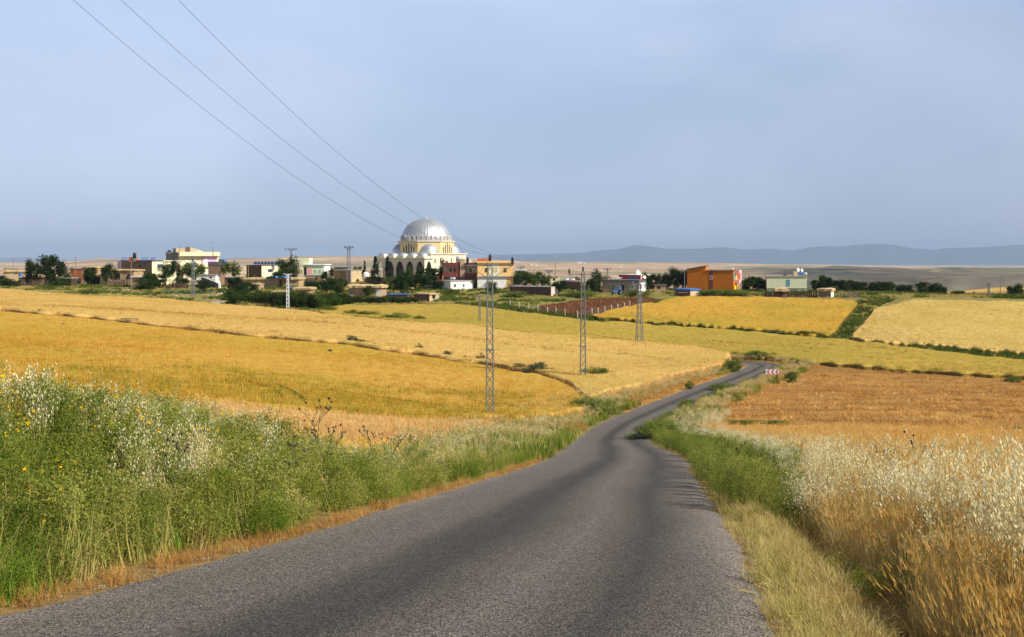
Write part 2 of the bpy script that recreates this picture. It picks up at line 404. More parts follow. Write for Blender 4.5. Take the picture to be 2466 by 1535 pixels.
nb = N.new('ShaderNodeTexNoise'); nb.inputs['Scale'].default_value = .011; nb.inputs['Detail'].default_value = 7; nb.inputs['Roughness'].default_value = .7
ra = N.new('ShaderNodeMapRange'); ra.inputs['From Min'].default_value=.3; ra.inputs['From Max'].default_value=.7; ra.inputs['To Min'].default_value=.55; ra.inputs['To Max'].default_value=1.35
rb = N.new('ShaderNodeMapRange'); rb.inputs['From Min'].default_value=.35; rb.inputs['From Max'].default_value=.65; rb.inputs['To Min'].default_value=.72; rb.inputs['To Max'].default_value=1.22
L.new(geo.outputs['Position'], na.inputs['Vector']); L.new(geo.outputs['Position'], nb.inputs['Vector'])
L.new(na.outputs['Fac'], ra.inputs['Value']); L.new(nb.outputs['Fac'], rb.inputs['Value'])
m1 = N.new('ShaderNodeMath'); m1.operation='MULTIPLY'; L.new(ra.outputs[0], m1.inputs[0]); L.new(rb.outputs[0], m1.inputs[1])
v1 = N.new('ShaderNodeVectorMath'); v1.operation='SCALE'; L.new(at.outputs['Color'], v1.inputs[0]); L.new(m1.outputs[0], v1.inputs['Scale'])
L.new(v1.outputs[0], b_.inputs['Base Color']); b_.inputs['Roughness'].default_value=.95; b_.inputs['Specular IOR Level'].default_value=.1
bp = N.new('ShaderNodeBump'); bp.inputs['Strength'].default_value=.6; bp.inputs['Distance'].default_value=.12; L.new(na.outputs['Fac'], bp.inputs['Height']); L.new(bp.outputs[0], b_.inputs['Normal'])
L.new(b_.outputs[0], o_.inputs['Surface'])
tag(link('ground', me, gm, smooth=True), kind='structure')

# blue mountains on the horizon
def mountains(name, prof, D, depth, seed, colr, vb=650, nsc=.0006, alt=None):
    p = np.array(prof, float); us = np.arange(p[0, 0], p[-1, 0] + 1, 6.0); vs = np.interp(us, p[:, 0], p[:, 1])
    jag = (vnoise(us, us*0, 60, seed)-.5)*2.4 + (vnoise(us, us*0, 22, seed+1)-.5)*1.3
    x = (us - CU)/F*D; zc = -(vs + jag - HV)/F*D; nrow = 9; V = []
    for k in range(nrow):
        t = k/(nrow-1)*2 - 1; f = 1 - abs(t)**1.3
        yk = D + t*depth; zb = -(vb - HV)/F*D
        rid = (vnoise(us, us*0 + k*37, 45, seed+5)-.5)*.30*(1-abs(2*f-1))
        z = zb + (zc - zb)*np.clip(f + (rid if 0 < k < nrow-1 and k != nrow//2 else 0), 0, 1)
        V.append(np.stack([x*(yk/D), np.full(len(us), yk), z], 1))
    me = np_mesh(name, np.concatenate(V), grid_faces(nrow, len(us)))
    return tag(link(name, me, pmat(name, colr, .95, .3, nsc, spec=.05, alt=alt), smooth=True), kind='structure')
mountains('hills', [(-900,646),(700,646),(1120,640),(1180,622),(1240,614),(1300,611),(1400,609),(1450,604),(1495,600),(1520,594),(1540,591),(1570,595),(1600,599),(1680,599),(1745,597),(1790,600),(1850,599),(1880,602),(1910,605),(1950,596),(1985,594),(2030,594),(2060,590),(2110,588),(2150,590),(2190,596),(2250,601),(2280,597),(2360,596),(2420,593),(2450,589),(2480,592),(2700,596),(3300,610)], 23000, 2600, 3, (.06,.09,.12))
mountains('mountain_range', [(-1200,622),(-500,620),(-200,622),(10,621),(60,620),(120,625),(300,629),(600,629),(700,624),(760,618),(830,623),(900,628),(1160,622),(1195,613),(1230,613),(1300,616),(1500,617),(2500,617),(3300,614)], 27000, 1500, 8, (.13,.15,.15))

TAN_ = (.44,.33,.22); OLV_ = (.17,.16,.09)
mountains('distant_rise', [(120,650),(170,634),(215,624),(240,621),(300,625),(380,630),(450,636),(520,650)], 5200, 900, 41, TAN_, 652, .0035, (.24,.20,.14))
mountains('distant_rise', [(480,650),(560,630),(640,622),(760,616),(840,615),(930,618),(1030,622),(1120,634),(1180,650)], 5400, 1000, 44, TAN_, 654, .003, (.24,.20,.14))
mountains('rolling_hill', [(1690,668),(1760,650),(1840,644),(1930,647),(2010,641),(2110,643),(2200,648),(2290,643),(2400,647),(2520,644),(2700,650)], 2900, 420, 47, OLV_, 690, .006, (.07,.075,.06))
mountains('rolling_hill', [(1780,700),(1880,672),(1960,660),(2040,655),(2120,662),(2200,674),(2290,686),(2380,700)], 2050, 300, 51, (.11,.115,.08), 712, .008, (.05,.055,.05))
mountains('rolling_hill', [(2120,700),(2230,676),(2340,664),(2450,662),(2560,670),(2700,690)], 1750, 260, 55, (.20,.165,.12), 716, .009, (.09,.085,.06))
# ------------------------------------------------------------------ road
tgc = np.gradient(cen, axis=0); tgc /= np.linalg.norm(tgc, axis=1)[:, None]; nrc = np.stack([tgc[:, 1], -tgc[:, 0]], 1)
ss_ = np.linspace(0, len(cen)-1, (len(cen)-1)*3+1); ii = np.arange(len(cen))
cx = np.interp(ss_, ii, cen[:,0]); cy = np.interp(ss_, ii, cen[:,1]); nx = np.interp(ss_, ii, nrc[:,0]); ny = np.interp(ss_, ii, nrc[:,1]); hh = np.interp(ss_, ii, hw)
NA = 25; V = []; UVv = []
for k in range(NA):
    t = k/(NA-1)*2-1
    ej = (vnoise(ss_, ss_*0 + (7 if t > 0 else 0), 2.2, 31) - .5)*.30 + (vnoise(ss_, ss_*0 + (7 if t > 0 else 0), .6, 33) - .5)*.20
    w_ = hh*t + (ej if abs(t) == 1 else 0)
    x = cx + nx*w_; y = cy + ny*w_
    z = base(x, y) + .035 + .05*(1-t*t) - .03*math.exp(-((abs(t)-.5)/.12)**2)
    if abs(t) == 1: z -= .05
    V.append(np.stack([x, y, z], 1)); UVv.append(np.stack([np.full(len(x), (t+1)/2), ss_/10], 1))
V = np.stack(V, 1).reshape(-1, 3); UVv = np.stack(UVv, 1).reshape(-1, 2)
me = np_mesh('road', V, grid_faces(len(ss_), NA)[:, ::-1])
uvl = me.uv_layers.new(name='UVMap'); li = np.empty(len(me.loops), np.int32); me.loops.foreach_get('vertex_index', li); uvl.data.foreach_set('uv', UVv[li].astype(np.float32).ravel())
rm, N, L = new_mat('road')
o_ = N.new('ShaderNodeOutputMaterial'); b_ = N.new('ShaderNodeBsdfPrincipled'); uv = N.new('ShaderNodeUVMap'); geo = N.new('ShaderNodeNewGeometry')
sep = N.new('ShaderNodeSeparateXYZ'); L.new(uv.outputs[0], sep.inputs[0])
# wobble the lateral coordinate, then colour by it: tyre-worn dark bands, chippings between them, pale dusty margins
mpw = N.new('ShaderNodeMapping'); mpw.inputs['Scale'].default_value=(2.5, .9, 1); L.new(uv.outputs[0], mpw.inputs[0])
nw = N.new('ShaderNodeTexNoise'); nw.inputs['Scale'].default_value=1.6; nw.inputs['Detail'].default_value=5; L.new(mpw.outputs[0], nw.inputs['Vector'])
mw = N.new('ShaderNodeMath'); mw.operation='MULTIPLY_ADD'; mw.inputs[1].default_value=.16; L.new(nw.outputs['Fac'], mw.inputs[0]); L.new(sep.outputs['X'], mw.inputs[2])
ms_ = N.new('ShaderNodeMath'); ms_.operation='SUBTRACT'; ms_.inputs[1].default_value=.08; L.new(mw.outputs[0], ms_.inputs[0])
rp = N.new('ShaderNodeValToRGB'); RK = .46; E = rp.color_ramp.elements
stops = [(0,.30),(.05,.235),(.12,.165),(.22,.15),(.31,.155),(.39,.075),(.47,.058),(.55,.12),(.63,.165),(.72,.115),(.80,.065),(.88,.12),(.94,.19),(1,.28)]
while len(E) < len(stops): E.new(.5)
for i, (p_, g_) in enumerate(stops): E[i].position = p_; E[i].color = (g_*1.14*RK, g_*.96*RK, g_*.80*RK, 1)
L.new(ms_.outputs[0], rp.inputs['Fac'])
vo = N.new('ShaderNodeTexVoronoi'); vo.inputs['Scale'].default_value=75; L.new(geo.outputs['Position'], vo.inputs['Vector'])
vs_ = N.new('ShaderNodeSeparateColor'); L.new(vo.outputs['Color'], vs_.inputs[0])
mr_ = N.new('ShaderNodeMapRange'); mr_.inputs['From Min'].default_value=0; mr_.inputs['From Max'].default_value=1; mr_.inputs['To Min'].default_value=.25; mr_.inputs['To Max'].default_value=2.3; L.new(vs_.outputs[0], mr_.inputs['Value'])
pw = N.new('ShaderNodeMath'); pw.operation='POWER'; pw.inputs[1].default_value=1.5; L.new(mr_.outputs[0], pw.inputs[0])
np_ = N.new('ShaderNodeTexNoise'); np_.inputs['Scale'].default_value=14; np_.inputs['Detail'].default_value=6; np_.inputs['Roughness'].default_value=.8; L.new(geo.outputs['Position'], np_.inputs['Vector'])
mq = N.new('ShaderNodeMapRange'); mq.inputs['From Min'].default_value=.3; mq.inputs['From Max'].default_value=.7; mq.inputs['To Min'].default_value=.65; mq.inputs['To Max'].default_value=1.3; L.new(np_.outputs['Fac'], mq.inputs['Value'])
mm = N.new('ShaderNodeMath'); mm.operation='MULTIPLY'; L.new(pw.outputs[0], mm.inputs[0]); L.new(mq.outputs[0], mm.inputs[1])
v1 = N.new('ShaderNodeVectorMath'); v1.operation='SCALE'; L.new(rp.outputs[0], v1.inputs[0]); L.new(mm.outputs[0], v1.inputs['Scale'])
L.new(v1.outputs[0], b_.inputs['Base Color']); b_.inputs['Roughness'].default_value=.8; b_.inputs['Specular IOR Level'].default_value=.35
bp = N.new('ShaderNodeBump'); bp.inputs['Strength'].default_value=.8; bp.inputs['Distance'].default_value=.012; L.new(vo.outputs['Distance'], bp.inputs['Height']); L.new(bp.outputs[0], b_.inputs['Normal'])
L.new(b_.outputs[0], o_.inputs['Surface'])
tag(link('road', me, rm, smooth=True), kind='structure')

# ------------------------------------------------------------------ standing crops: slabs with real edges
def cropmat(name, top, side, green, gscale=.03, gthr=.5, rowang=None, rowsc=1.2):
    m, N, L = new_mat(name)
    o = N.new('ShaderNodeOutputMaterial'); d = N.new('ShaderNodeBsdfDiffuse'); g = N.new('ShaderNodeNewGeometry')
    a = N.new('ShaderNodeTexNoise'); a.inputs['Scale'].default_value = gscale; a.inputs['Detail'].default_value = 7; a.inputs['Roughness'].default_value=.6; L.new(g.outputs['Position'], a.inputs['Vector'])
    f = N.new('ShaderNodeTexNoise'); f.inputs['Scale'].default_value = 1.6; f.inputs['Detail'].default_value = 7; f.inputs['Roughness'].default_value=.8; L.new(g.outputs['Position'], f.inputs['Vector'])
    mr = N.new('ShaderNodeMapRange'); mr.inputs['From Min'].default_value=gthr-.12; mr.inputs['From Max'].default_value=gthr+.14; L.new(a.outputs['Fac'], mr.inputs['Value'])
    mx = N.new('ShaderNodeMix'); mx.data_type='RGBA'; mx.inputs['A'].default_value=(*top,1); mx.inputs['B'].default_value=(*green,1); L.new(mr.outputs[0], mx.inputs['Factor'])
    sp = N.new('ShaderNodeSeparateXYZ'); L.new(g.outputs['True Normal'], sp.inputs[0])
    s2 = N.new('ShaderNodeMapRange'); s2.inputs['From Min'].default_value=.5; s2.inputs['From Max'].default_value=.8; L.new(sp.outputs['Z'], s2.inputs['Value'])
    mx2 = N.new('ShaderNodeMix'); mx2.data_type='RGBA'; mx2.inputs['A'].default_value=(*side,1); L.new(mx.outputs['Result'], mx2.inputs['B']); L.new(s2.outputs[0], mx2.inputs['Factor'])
    fr = N.new('ShaderNodeMapRange'); fr.inputs['From Min'].default_value=.3; fr.inputs['From Max'].default_value=.7; fr.inputs['To Min'].default_value=.6; fr.inputs['To Max'].default_value=1.25; L.new(f.outputs['Fac'], fr.inputs['Value'])
    v = N.new('ShaderNodeVectorMath'); v.operation='SCALE'; L.new(mx2.outputs['Result'], v.inputs[0]); L.new(fr.outputs[0], v.inputs['Scale'])
    L.new(v.outputs[0], d.inputs['Color'])
    bp = N.new('ShaderNodeBump'); bp.inputs['Strength'].default_value=.9; bp.inputs['Distance'].default_value=.2; L.new(f.outputs['Fac'], bp.inputs['Height']); L.new(bp.outputs[0], d.inputs['Normal'])
    L.new(d.outputs[0], o.inputs['Surface'])
    return m
FIELDS = {}
def field(name, u0, u1, lo, hi, h, mat, label, dy0=0.0, dy1=0.0, clip=None, nu=240, step=.9):
    """crop standing between two boundary lines; lo/hi give photo rows of its near and far foot"""
    us = np.linspace(u0, u1, nu); A = []; B = []
    for u in us:
        a = drop(u, float(lo(u))); b = drop(u, float(hi(u)))
        A.append(a.y + dy0); B.append(b.y + dy1)
    A = np.array(A); B = np.maximum(np.array(B), A + .6)
    rag = np.clip(A, 60, 260)/90; A = A + (vnoise(us, us*0, 9, 61)-.5)*1.3*rag + (vnoise(us, us*0, 31, 62)-.5)*1.6*rag; B = B + (vnoise(us, us*0, 9, 63)-.5)*1.3*rag + (vnoise(us, us*0, 31, 64)-.5)*1.6*rag; B = np.maximum(B, A + .6)
    nq = len(us)
    for _ in range(1): A[1:-1] = (A[:-2]+2*A[1:-1]+A[2:])/4; B[1:-1] = (B[:-2]+2*B[1:-1]+B[2:])/4
    nv = int(np.clip((B-A).max()/step, 6, 150)); t = np.concatenate([[0, 0], np.linspace(0, 1, nv)[0:], [1, 1]]); hz = np.concatenate([[-.5], [h*.93], np.full(nv, h), [h*.93], [-.5]])
    off = np.concatenate([[0, 0], np.zeros(nv), [0, 0]]); off[1] = .0; Wm = max((B-A).mean(), 2); t[3] = min(.3, .5/Wm); t[4] = min(.45, 1.3/Wm); hz[1] = h*.40; hz[2] = h*.55; hz[3] = h*.82; 
    Yg = A[None]*(1-t[:, None]) + B[None]*t[:, None]; Xg = (us[None]-CU)/F*Yg
    Zg = ground(Xg.ravel(), Yg.ravel()).reshape(Xg.shape); Hh = np.repeat(hz[:, None], nu, 1)
    mid = Hh > h*.8; Hh = Hh + (mid | (np.arange(len(t))[:, None] == 2))*((fbm(Xg, Yg, 1.7, 3)-.5)*.22 + (fbm(Xg, Yg, 22, 4)-.5)*.25)
    Hh[:, 0] = -.5; Hh[:, -1] = -.5
    me = np_mesh(name, np.stack([Xg, Yg, Zg+Hh], -1).reshape(-1, 3), grid_faces(len(t), nu))
    o = link(name, me, mat); tag(o, label, 'crop', kind='stuff')
    FIELDS[name] = (us, A, B, h)
    return o
def infield(name, x, y):
    us, A, B, h = FIELDS[name]; u = CU + F*x/np.maximum(y, 1)
    return (u > us[0]) & (u < us[-1]) & (y > np.interp(u, us, A)) & (y < np.interp(u, us, B))
GOLD=(.66,.40,.085); PALE=(.72,.48,.15); GRN=(.33,.30,.05); RED=(.33,.13,.035)
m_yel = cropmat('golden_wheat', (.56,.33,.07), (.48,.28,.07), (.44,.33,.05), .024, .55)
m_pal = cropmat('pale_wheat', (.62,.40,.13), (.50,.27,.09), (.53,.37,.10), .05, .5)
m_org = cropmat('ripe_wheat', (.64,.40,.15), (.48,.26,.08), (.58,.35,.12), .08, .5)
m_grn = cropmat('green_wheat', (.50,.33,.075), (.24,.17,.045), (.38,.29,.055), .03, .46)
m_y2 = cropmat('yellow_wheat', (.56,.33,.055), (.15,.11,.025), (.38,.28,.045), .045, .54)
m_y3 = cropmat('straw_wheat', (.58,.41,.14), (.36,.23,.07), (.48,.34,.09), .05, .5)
rowc = lambda v: (lambda u: v + 0*u)
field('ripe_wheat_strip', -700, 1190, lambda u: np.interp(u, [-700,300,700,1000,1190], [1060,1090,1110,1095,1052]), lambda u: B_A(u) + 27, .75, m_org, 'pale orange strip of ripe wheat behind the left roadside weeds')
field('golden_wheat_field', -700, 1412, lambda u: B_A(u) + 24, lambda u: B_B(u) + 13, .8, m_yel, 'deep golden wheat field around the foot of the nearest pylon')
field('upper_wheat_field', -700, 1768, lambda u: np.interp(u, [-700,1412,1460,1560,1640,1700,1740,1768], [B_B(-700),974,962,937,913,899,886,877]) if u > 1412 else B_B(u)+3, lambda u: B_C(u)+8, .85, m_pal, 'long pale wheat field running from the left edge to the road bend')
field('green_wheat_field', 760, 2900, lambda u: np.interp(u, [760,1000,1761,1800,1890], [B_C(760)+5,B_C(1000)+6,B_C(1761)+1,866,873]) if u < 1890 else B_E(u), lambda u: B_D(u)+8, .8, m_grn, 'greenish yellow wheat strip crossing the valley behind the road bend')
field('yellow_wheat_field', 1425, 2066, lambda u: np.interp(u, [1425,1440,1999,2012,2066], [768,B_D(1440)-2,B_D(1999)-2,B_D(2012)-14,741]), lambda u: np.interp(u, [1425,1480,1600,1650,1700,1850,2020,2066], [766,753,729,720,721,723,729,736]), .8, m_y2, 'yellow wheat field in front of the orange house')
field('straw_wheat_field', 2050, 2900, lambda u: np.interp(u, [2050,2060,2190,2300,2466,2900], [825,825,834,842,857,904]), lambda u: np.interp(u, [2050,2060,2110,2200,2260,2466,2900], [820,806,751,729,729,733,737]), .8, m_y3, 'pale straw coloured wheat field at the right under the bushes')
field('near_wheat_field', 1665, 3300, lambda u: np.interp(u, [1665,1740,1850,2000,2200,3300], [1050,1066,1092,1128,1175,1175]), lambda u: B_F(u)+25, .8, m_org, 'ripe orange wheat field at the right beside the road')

# ------------------------------------------------------------------ plants (sources for the ground cover)
def blade(V, Fc, p, dirx, diry, length, lean, w, nseg=3, bend=1.0):
    """a curved tapering strip"""
    px, py = -diry, dirx; n0 = len(V)
    for k in range(nseg+1):
        t = k/nseg; out = lean*length*(t**(1+bend)); up = length*t*(1 - .35*lean*t)
        ww = w*(1-t)*.5 + w*.08
        V.append((p[0]+dirx*out-px*ww, p[1]+diry*out-py*ww, p[2]+up)); V.append((p[0]+dirx*out+px*ww, p[1]+diry*out+py*ww, p[2]+up))
    for k in range(nseg): a = n0+2*k; Fc.append((a, a+1, a+3, a+2))
    return (p[0]+dirx*lean*length, p[1]+diry*lean*length, p[2]+length*(1-.35*lean))
def rquad(V, Fc, c, l, w, rnd):
    """a small leaf or spikelet of random aspect"""
    a = rnd.uniform(0, 2*math.pi); e = rnd.uniform(-1.1, 1.3); d = Vector((math.cos(a)*math.cos(e), math.sin(a)*math.cos(e), math.sin(e)))
    s = d.cross(Vector((rnd.uniform(-1,1), rnd.uniform(-1,1), rnd.uniform(-1,1)))).normalized()*w*.5
    c = Vector(c); n = len(V)
    V += [tuple(c), tuple(c+d*l*.5+s), tuple(c+d*l), tuple(c+d*l*.5-s)]; Fc.append((n, n+1, n+2, n+3))
def spikelet(V, Fc, c, l, w, rnd):
    n = len(V); a = rnd.uniform(0, 6.28); dx = math.cos(a)*.5*l; dy = math.sin(a)*.5*l; sx_, sy_ = -math.sin(a)*w, math.cos(a)*w
    V += [tuple(c), (c[0]+dx*.5+sx_, c[1]+dy*.5+sy_, c[2]-l*.45), (c[0]+dx, c[1]+dy, c[2]-l), (c[0]+dx*.5-sx_, c[1]+dy*.5-sy_, c[2]-l*.45)]
    Fc.append((n, n+1, n+2, n+3))
def two(Va, Fa, ma_, Vb, Fb, mb_, name):
    n = len(Va); me = bpy.data.meshes.new(name); me.from_pydata(Va+Vb, [], Fa+[tuple(i+n for i in f) for f in Fb])
    me.materials.append(ma_); me.materials.append(mb_)
    me.polygons.foreach_set('material_index', np.array([0]*len(Fa)+[1]*len(Fb), np.int32)); me.update(); return me
M_weed = leafmat('weed_leaf', [(.06,.10,.014),(.16,.21,.03),(.31,.33,.065),(.50,.45,.14)], .35, .5, .5)
M_oatfar = leafmat('oat_distant', [(.46,.33,.10),(.62,.50,.22),(.74,.66,.38)], .35, .3)
M_weedstem = leafmat('weed_stem', [(.10,.14,.03),(.16,.19,.05)], .1, .5)
M_oat = leafmat('oat_spikelet', [(.66,.55,.26),(.84,.76,.46),(.90,.86,.62)], .4, .6)
M_oatstem = leafmat('oat_stem', [(.30,.27,.07),(.50,.40,.14),(.62,.50,.22)], .3, .4)
M_dry = leafmat('dry_grass', [(.33,.15,.04),(.50,.27,.08),(.60,.42,.15)], .3, .9)
M_litter = leafmat('dry_litter', [(.30,.20,.07),(.48,.34,.13),(.62,.50,.24)], .3, .9)
M_vweed = leafmat('fresh_weed_leaf', [(.10,.14,.02),(.21,.25,.045),(.36,.36,.09)], .4, .5, .5)
M_lime = leafmat('pale_grass', [(.27,.26,.06),(.50,.42,.14),(.68,.56,.26)], .35, .8, .5)
M_grass = leafmat('green_grass', [(.10,.19,.02),(.19,.30,.035),(.33,.38,.07)], .35, .6)
M_wheat = leafmat('wheat_ear', [(.64,.41,.12),(.78,.54,.18),(.84,.65,.29)], .45, .5)
M_wstem = leafmat('wheat_stem', [(.56,.41,.14),(.74,.58,.26)], .5, .5)
M_flower = leafmat('yellow_petal', [(.75,.45,.01),(.85,.60,.02)], .2, .5)
def weed(rnd, H=.9, nb=13, nl=26, Rr=.36, mat=None):
    V=[];Fc=[];V2=[];F2=[]
    for s in range(3):
        bx, by = rnd.uniform(-.12,.12), rnd.uniform(-.12,.12); hd = H*rnd.uniform(.75,1.1); a0 = rnd.uniform(0,6.28); ln = rnd.uniform(.05,.3)
        blade(V2, F2, (bx,by,0), math.cos(a0), math.sin(a0), hd, ln, .012, 4)
        for b in range(nb):
            t = rnd.uniform(.08,1); a = rnd.uniform(0,6.28); bl_ = Rr*(1.15-.75*t)*rnd.uniform(.6,1.2)
            cx_, cy_, cz_ = bx+math.cos(a0)*ln*hd*t*t, by+math.sin(a0)*ln*hd*t*t, hd*t
            up = rnd.uniform(.3,1.1); ex, ey, ez = cx_+math.cos(a)*bl_, cy_+math.sin(a)*bl_, cz_+bl_*up*.8
            for k in range(nl):
                q = rnd.uniform(.05,1)**.7; j = .05
                rquad(V, Fc, (cx_+(ex-cx_)*q+rnd.uniform(-j,j), cy_+(ey-cy_)*q+rnd.uniform(-j,j), max(.01, cz_+(ez-cz_)*q+rnd.uniform(-j,j))), rnd.uniform(.022,.05), rnd.uniform(.007,.015), rnd)
    return two(V, Fc, mat or M_weed, V2, F2, M_weedstem, 'weed')
def oats(rnd, n=9, H=1.15, sp=20, R0=.16, sl=.033, sw=.0065):
    V=[];Fc=[];V2=[];F2=[]
    for i in range(n):
        a = rnd.uniform(0,6.28); r = R0*math.sqrt(rnd.random()); p = (r*math.cos(a), r*math.sin(a), 0); h = H*rnd.uniform(.7,1.08); ln = rnd.uniform(.03,.22); b = rnd.uniform(0,6.28)
        tip = blade(V2, F2, p, math.cos(b), math.sin(b), h, ln, .006, 4)
        for k in range(sp):
            t = rnd.uniform(.68,1.0); rr_ = .085*(1.15-t)/.45+.02; aa = rnd.uniform(0,6.28)
            c = (p[0]+math.cos(b)*ln*h*t*t+math.cos(aa)*rr_*rnd.random(), p[1]+math.sin(b)*ln*h*t*t+math.sin(aa)*rr_*rnd.random(), h*t*(1-.35*ln*t)+rnd.uniform(-.03,.02))
            spikelet(V, Fc, c, sl*rnd.uniform(.8,1.2), sw, rnd)
    for i in range(12):
        a = rnd.uniform(0,6.28); blade(V2, F2, (rnd.uniform(-R0,R0), rnd.uniform(-R0,R0), 0), math.cos(a), math.sin(a), rnd.uniform(.3,.7), rnd.uniform(.2,.8), .009, 3)
    return two(V2, F2, M_oatstem, V, Fc, M_oat, 'oats')
def grass(rnd, mat, n=34, H=.35, R0=.16, w=.007, lean=(.2,1.0)):
    V=[];Fc=[]
    for i in range(n):
        a = rnd.uniform(0,6.28); r = R0*math.sqrt(rnd.random()); b = rnd.uniform(0,6.28)
        blade(V, Fc, (r*math.cos(a), r*math.sin(a), 0), math.cos(b), math.sin(b), H*rnd.uniform(.45,1.1), rnd.uniform(*lean), w, 3)
    me = bpy.data.meshes.new('grass'); me.from_pydata(V, [], Fc); me.materials.append(mat); me.update(); return me
def wheat(rnd, n=16, H=.88, R0=.17):
    V=[];Fc=[];V2=[];F2=[]
    for i in range(n):
        a = rnd.uniform(0,6.28); r = R0*math.sqrt(rnd.random()); b = rnd.uniform(0,6.28); h = H*rnd.uniform(.82,1.1); ln = rnd.uniform(.02,.2)
        p = (r*math.cos(a), r*math.sin(a), 0); tip = blade(V2, F2, p, math.cos(b), math.sin(b), h, ln, .007, 3)
        blade(V2, F2, (p[0],p[1],h*.2), math.cos(b+2), math.sin(b+2), .3, .8, .009, 2)
        d = Vector((math.cos(b)*ln*1.6+rnd.uniform(-.2,.2), math.sin(b)*ln*1.6+rnd.uniform(-.2,.2), 1)).normalized(); s = Vector((-d.y, d.x, 0)).normalized()
        if s.length < .1: s = Vector((1,0,0))
        s2 = d.cross(s); t = Vector(tip)
        for q in (s, s2):
            n0 = len(V); V += [tuple(t-q*.004), tuple(t+d*.035-q*.009), tuple(t+d*.10), tuple(t+d*.035+q*.009)]; Fc.append((n0,n0+1,n0+2,n0+3))
        for k in range(7):
            e = (d + s*rnd.uniform(-.3,.3) + s2*rnd.uniform(-.3,.3)).normalized(); n0 = len(V); q0 = t+d*rnd.uniform(.03,.08)
            V += [tuple(q0-s*.0016), tuple(q0+s*.0016), tuple(q0+e*.10)]; Fc.append((n0,n0+1,n0+2))
    return two(V2, F2, M_wstem, V, Fc, M_wheat, 'wheat')
def tuft(rnd, mat, n=16, H=.45, R0=.38, w=.035):
    V=[];Fc=[]
    for i in range(n):
        a = rnd.uniform(0,6.28); r = R0*math.sqrt(rnd.random()); b = rnd.uniform(0,6.28)
        blade(V, Fc, (r*math.cos(a), r*math.sin(a), 0), math.cos(b), math.sin(b), H*rnd.uniform(.5,1.1), rnd.uniform(.05,.5), w*rnd.uniform(.6,1.3), 2)
    me = bpy.data.meshes.new('tuft'); me.from_pydata(V, [], Fc); me.materials.append(mat); me.update(); return me
def flowerhead(rnd):
    V=[];Fc=[]
    for i in range(3):
        c = (rnd.uniform(-.12,.12), rnd.uniform(-.12,.12), rnd.uniform(.0,.18))
        for k in range(6): rquad(V, Fc, (c[0], c[1], c[2]), .032, .022, rnd)
    me = bpy.data.meshes.new('flowers'); me.from_pydata(V, [], Fc); me.materials.append(M_flower); me.update(); return me
def scatter(name, label, cat, meshes, x, y, z, smin, smax, tilt=.12):
    """ground cover as one object: one point per plant, plants instanced on the points"""
    n = len(x); me = bpy.data.meshes.new(name); me.vertices.add(n)
    me.vertices.foreach_set('co', np.stack([x, y, z], 1).astype(np.float32).ravel())
    a = me.attributes.new('rot', 'FLOAT_VECTOR', 'POINT'); a.data.foreach_set('vector', np.stack([rng.normal(0, tilt, n), rng.normal(0, tilt, n), rng.uniform(0, 6.283, n)], 1).astype(np.float32).ravel())
    a = me.attributes.new('scl', 'FLOAT', 'POINT'); a.data.foreach_set('value', rng.uniform(smin, smax, n).astype(np.float32))
    a = me.attributes.new('idx', 'INT', 'POINT'); a.data.foreach_set('value', rng.integers(0, len(meshes), n).astype(np.int32))
    o = link(name, me); tag(o, label, cat, kind='stuff')
    col = bpy.data.collections.new(name + '_plants')
    for i, mm_ in enumerate(meshes): so = bpy.data.objects.new('%s_%02d' % (name, i), mm_); col.objects.link(so)
    ng = bpy.data.node_groups.new(name, 'GeometryNodeTree')
    ng.interface.new_socket('Geometry', in_out='INPUT', socket_type='NodeSocketGeometry'); ng.interface.new_socket('Geometry', in_out='OUTPUT', socket_type='NodeSocketGeometry')
    N, L = ng.nodes, ng.links; gi = N.new('NodeGroupInput'); go = N.new('NodeGroupOutput'); ip = N.new('GeometryNodeInstanceOnPoints'); ci = N.new('GeometryNodeCollectionInfo')
    ci.inputs['Collection'].default_value = col; ci.inputs['Separate Children'].default_value = True; ci.inputs['Reset Children'].default_value = True
    def att(nm, ty):
        q = N.new('GeometryNodeInputNamedAttribute'); q.data_type = ty; q.inputs['Name'].default_value = nm; return q.outputs['Attribute']
    e2r = N.new('FunctionNodeEulerToRotation'); L.new(att('rot', 'FLOAT_VECTOR'), e2r.inputs[0])
    L.new(gi.outputs[0], ip.inputs['Points']); L.new(ci.outputs[0], ip.inputs['Instance']); ip.inputs['Pick Instance'].default_value = True
    L.new(att('idx', 'INT'), ip.inputs['Instance Index']); L.new(e2r.outputs[0], ip.inputs['Rotation']); L.new(att('scl', 'FLOAT'), ip.inputs['Scale'])
    L.new(ip.outputs[0], go.inputs[0])
    md = o.modifiers.new('plants', 'NODES'); md.node_group = ng
    return o
def cand(y0, y1, dens, qa=-.50, qb=.50, k=1.12):
    """random ground positions between two distances, dens per square metre (a function of distance)"""
    X_=[];Y_=[]; a = y0
    while a < y1:
        b = min(a*k, y1); n = rng.poisson((qb-qa)*(a+b)/2*(b-a)*dens((a+b)/2))
        y = rng.uniform(a, b, n); q = rng.uniform(qa, qb, n); X_.append(q*y); Y_.append(y); a = b
    return np.concatenate(X_), np.concatenate(Y_)

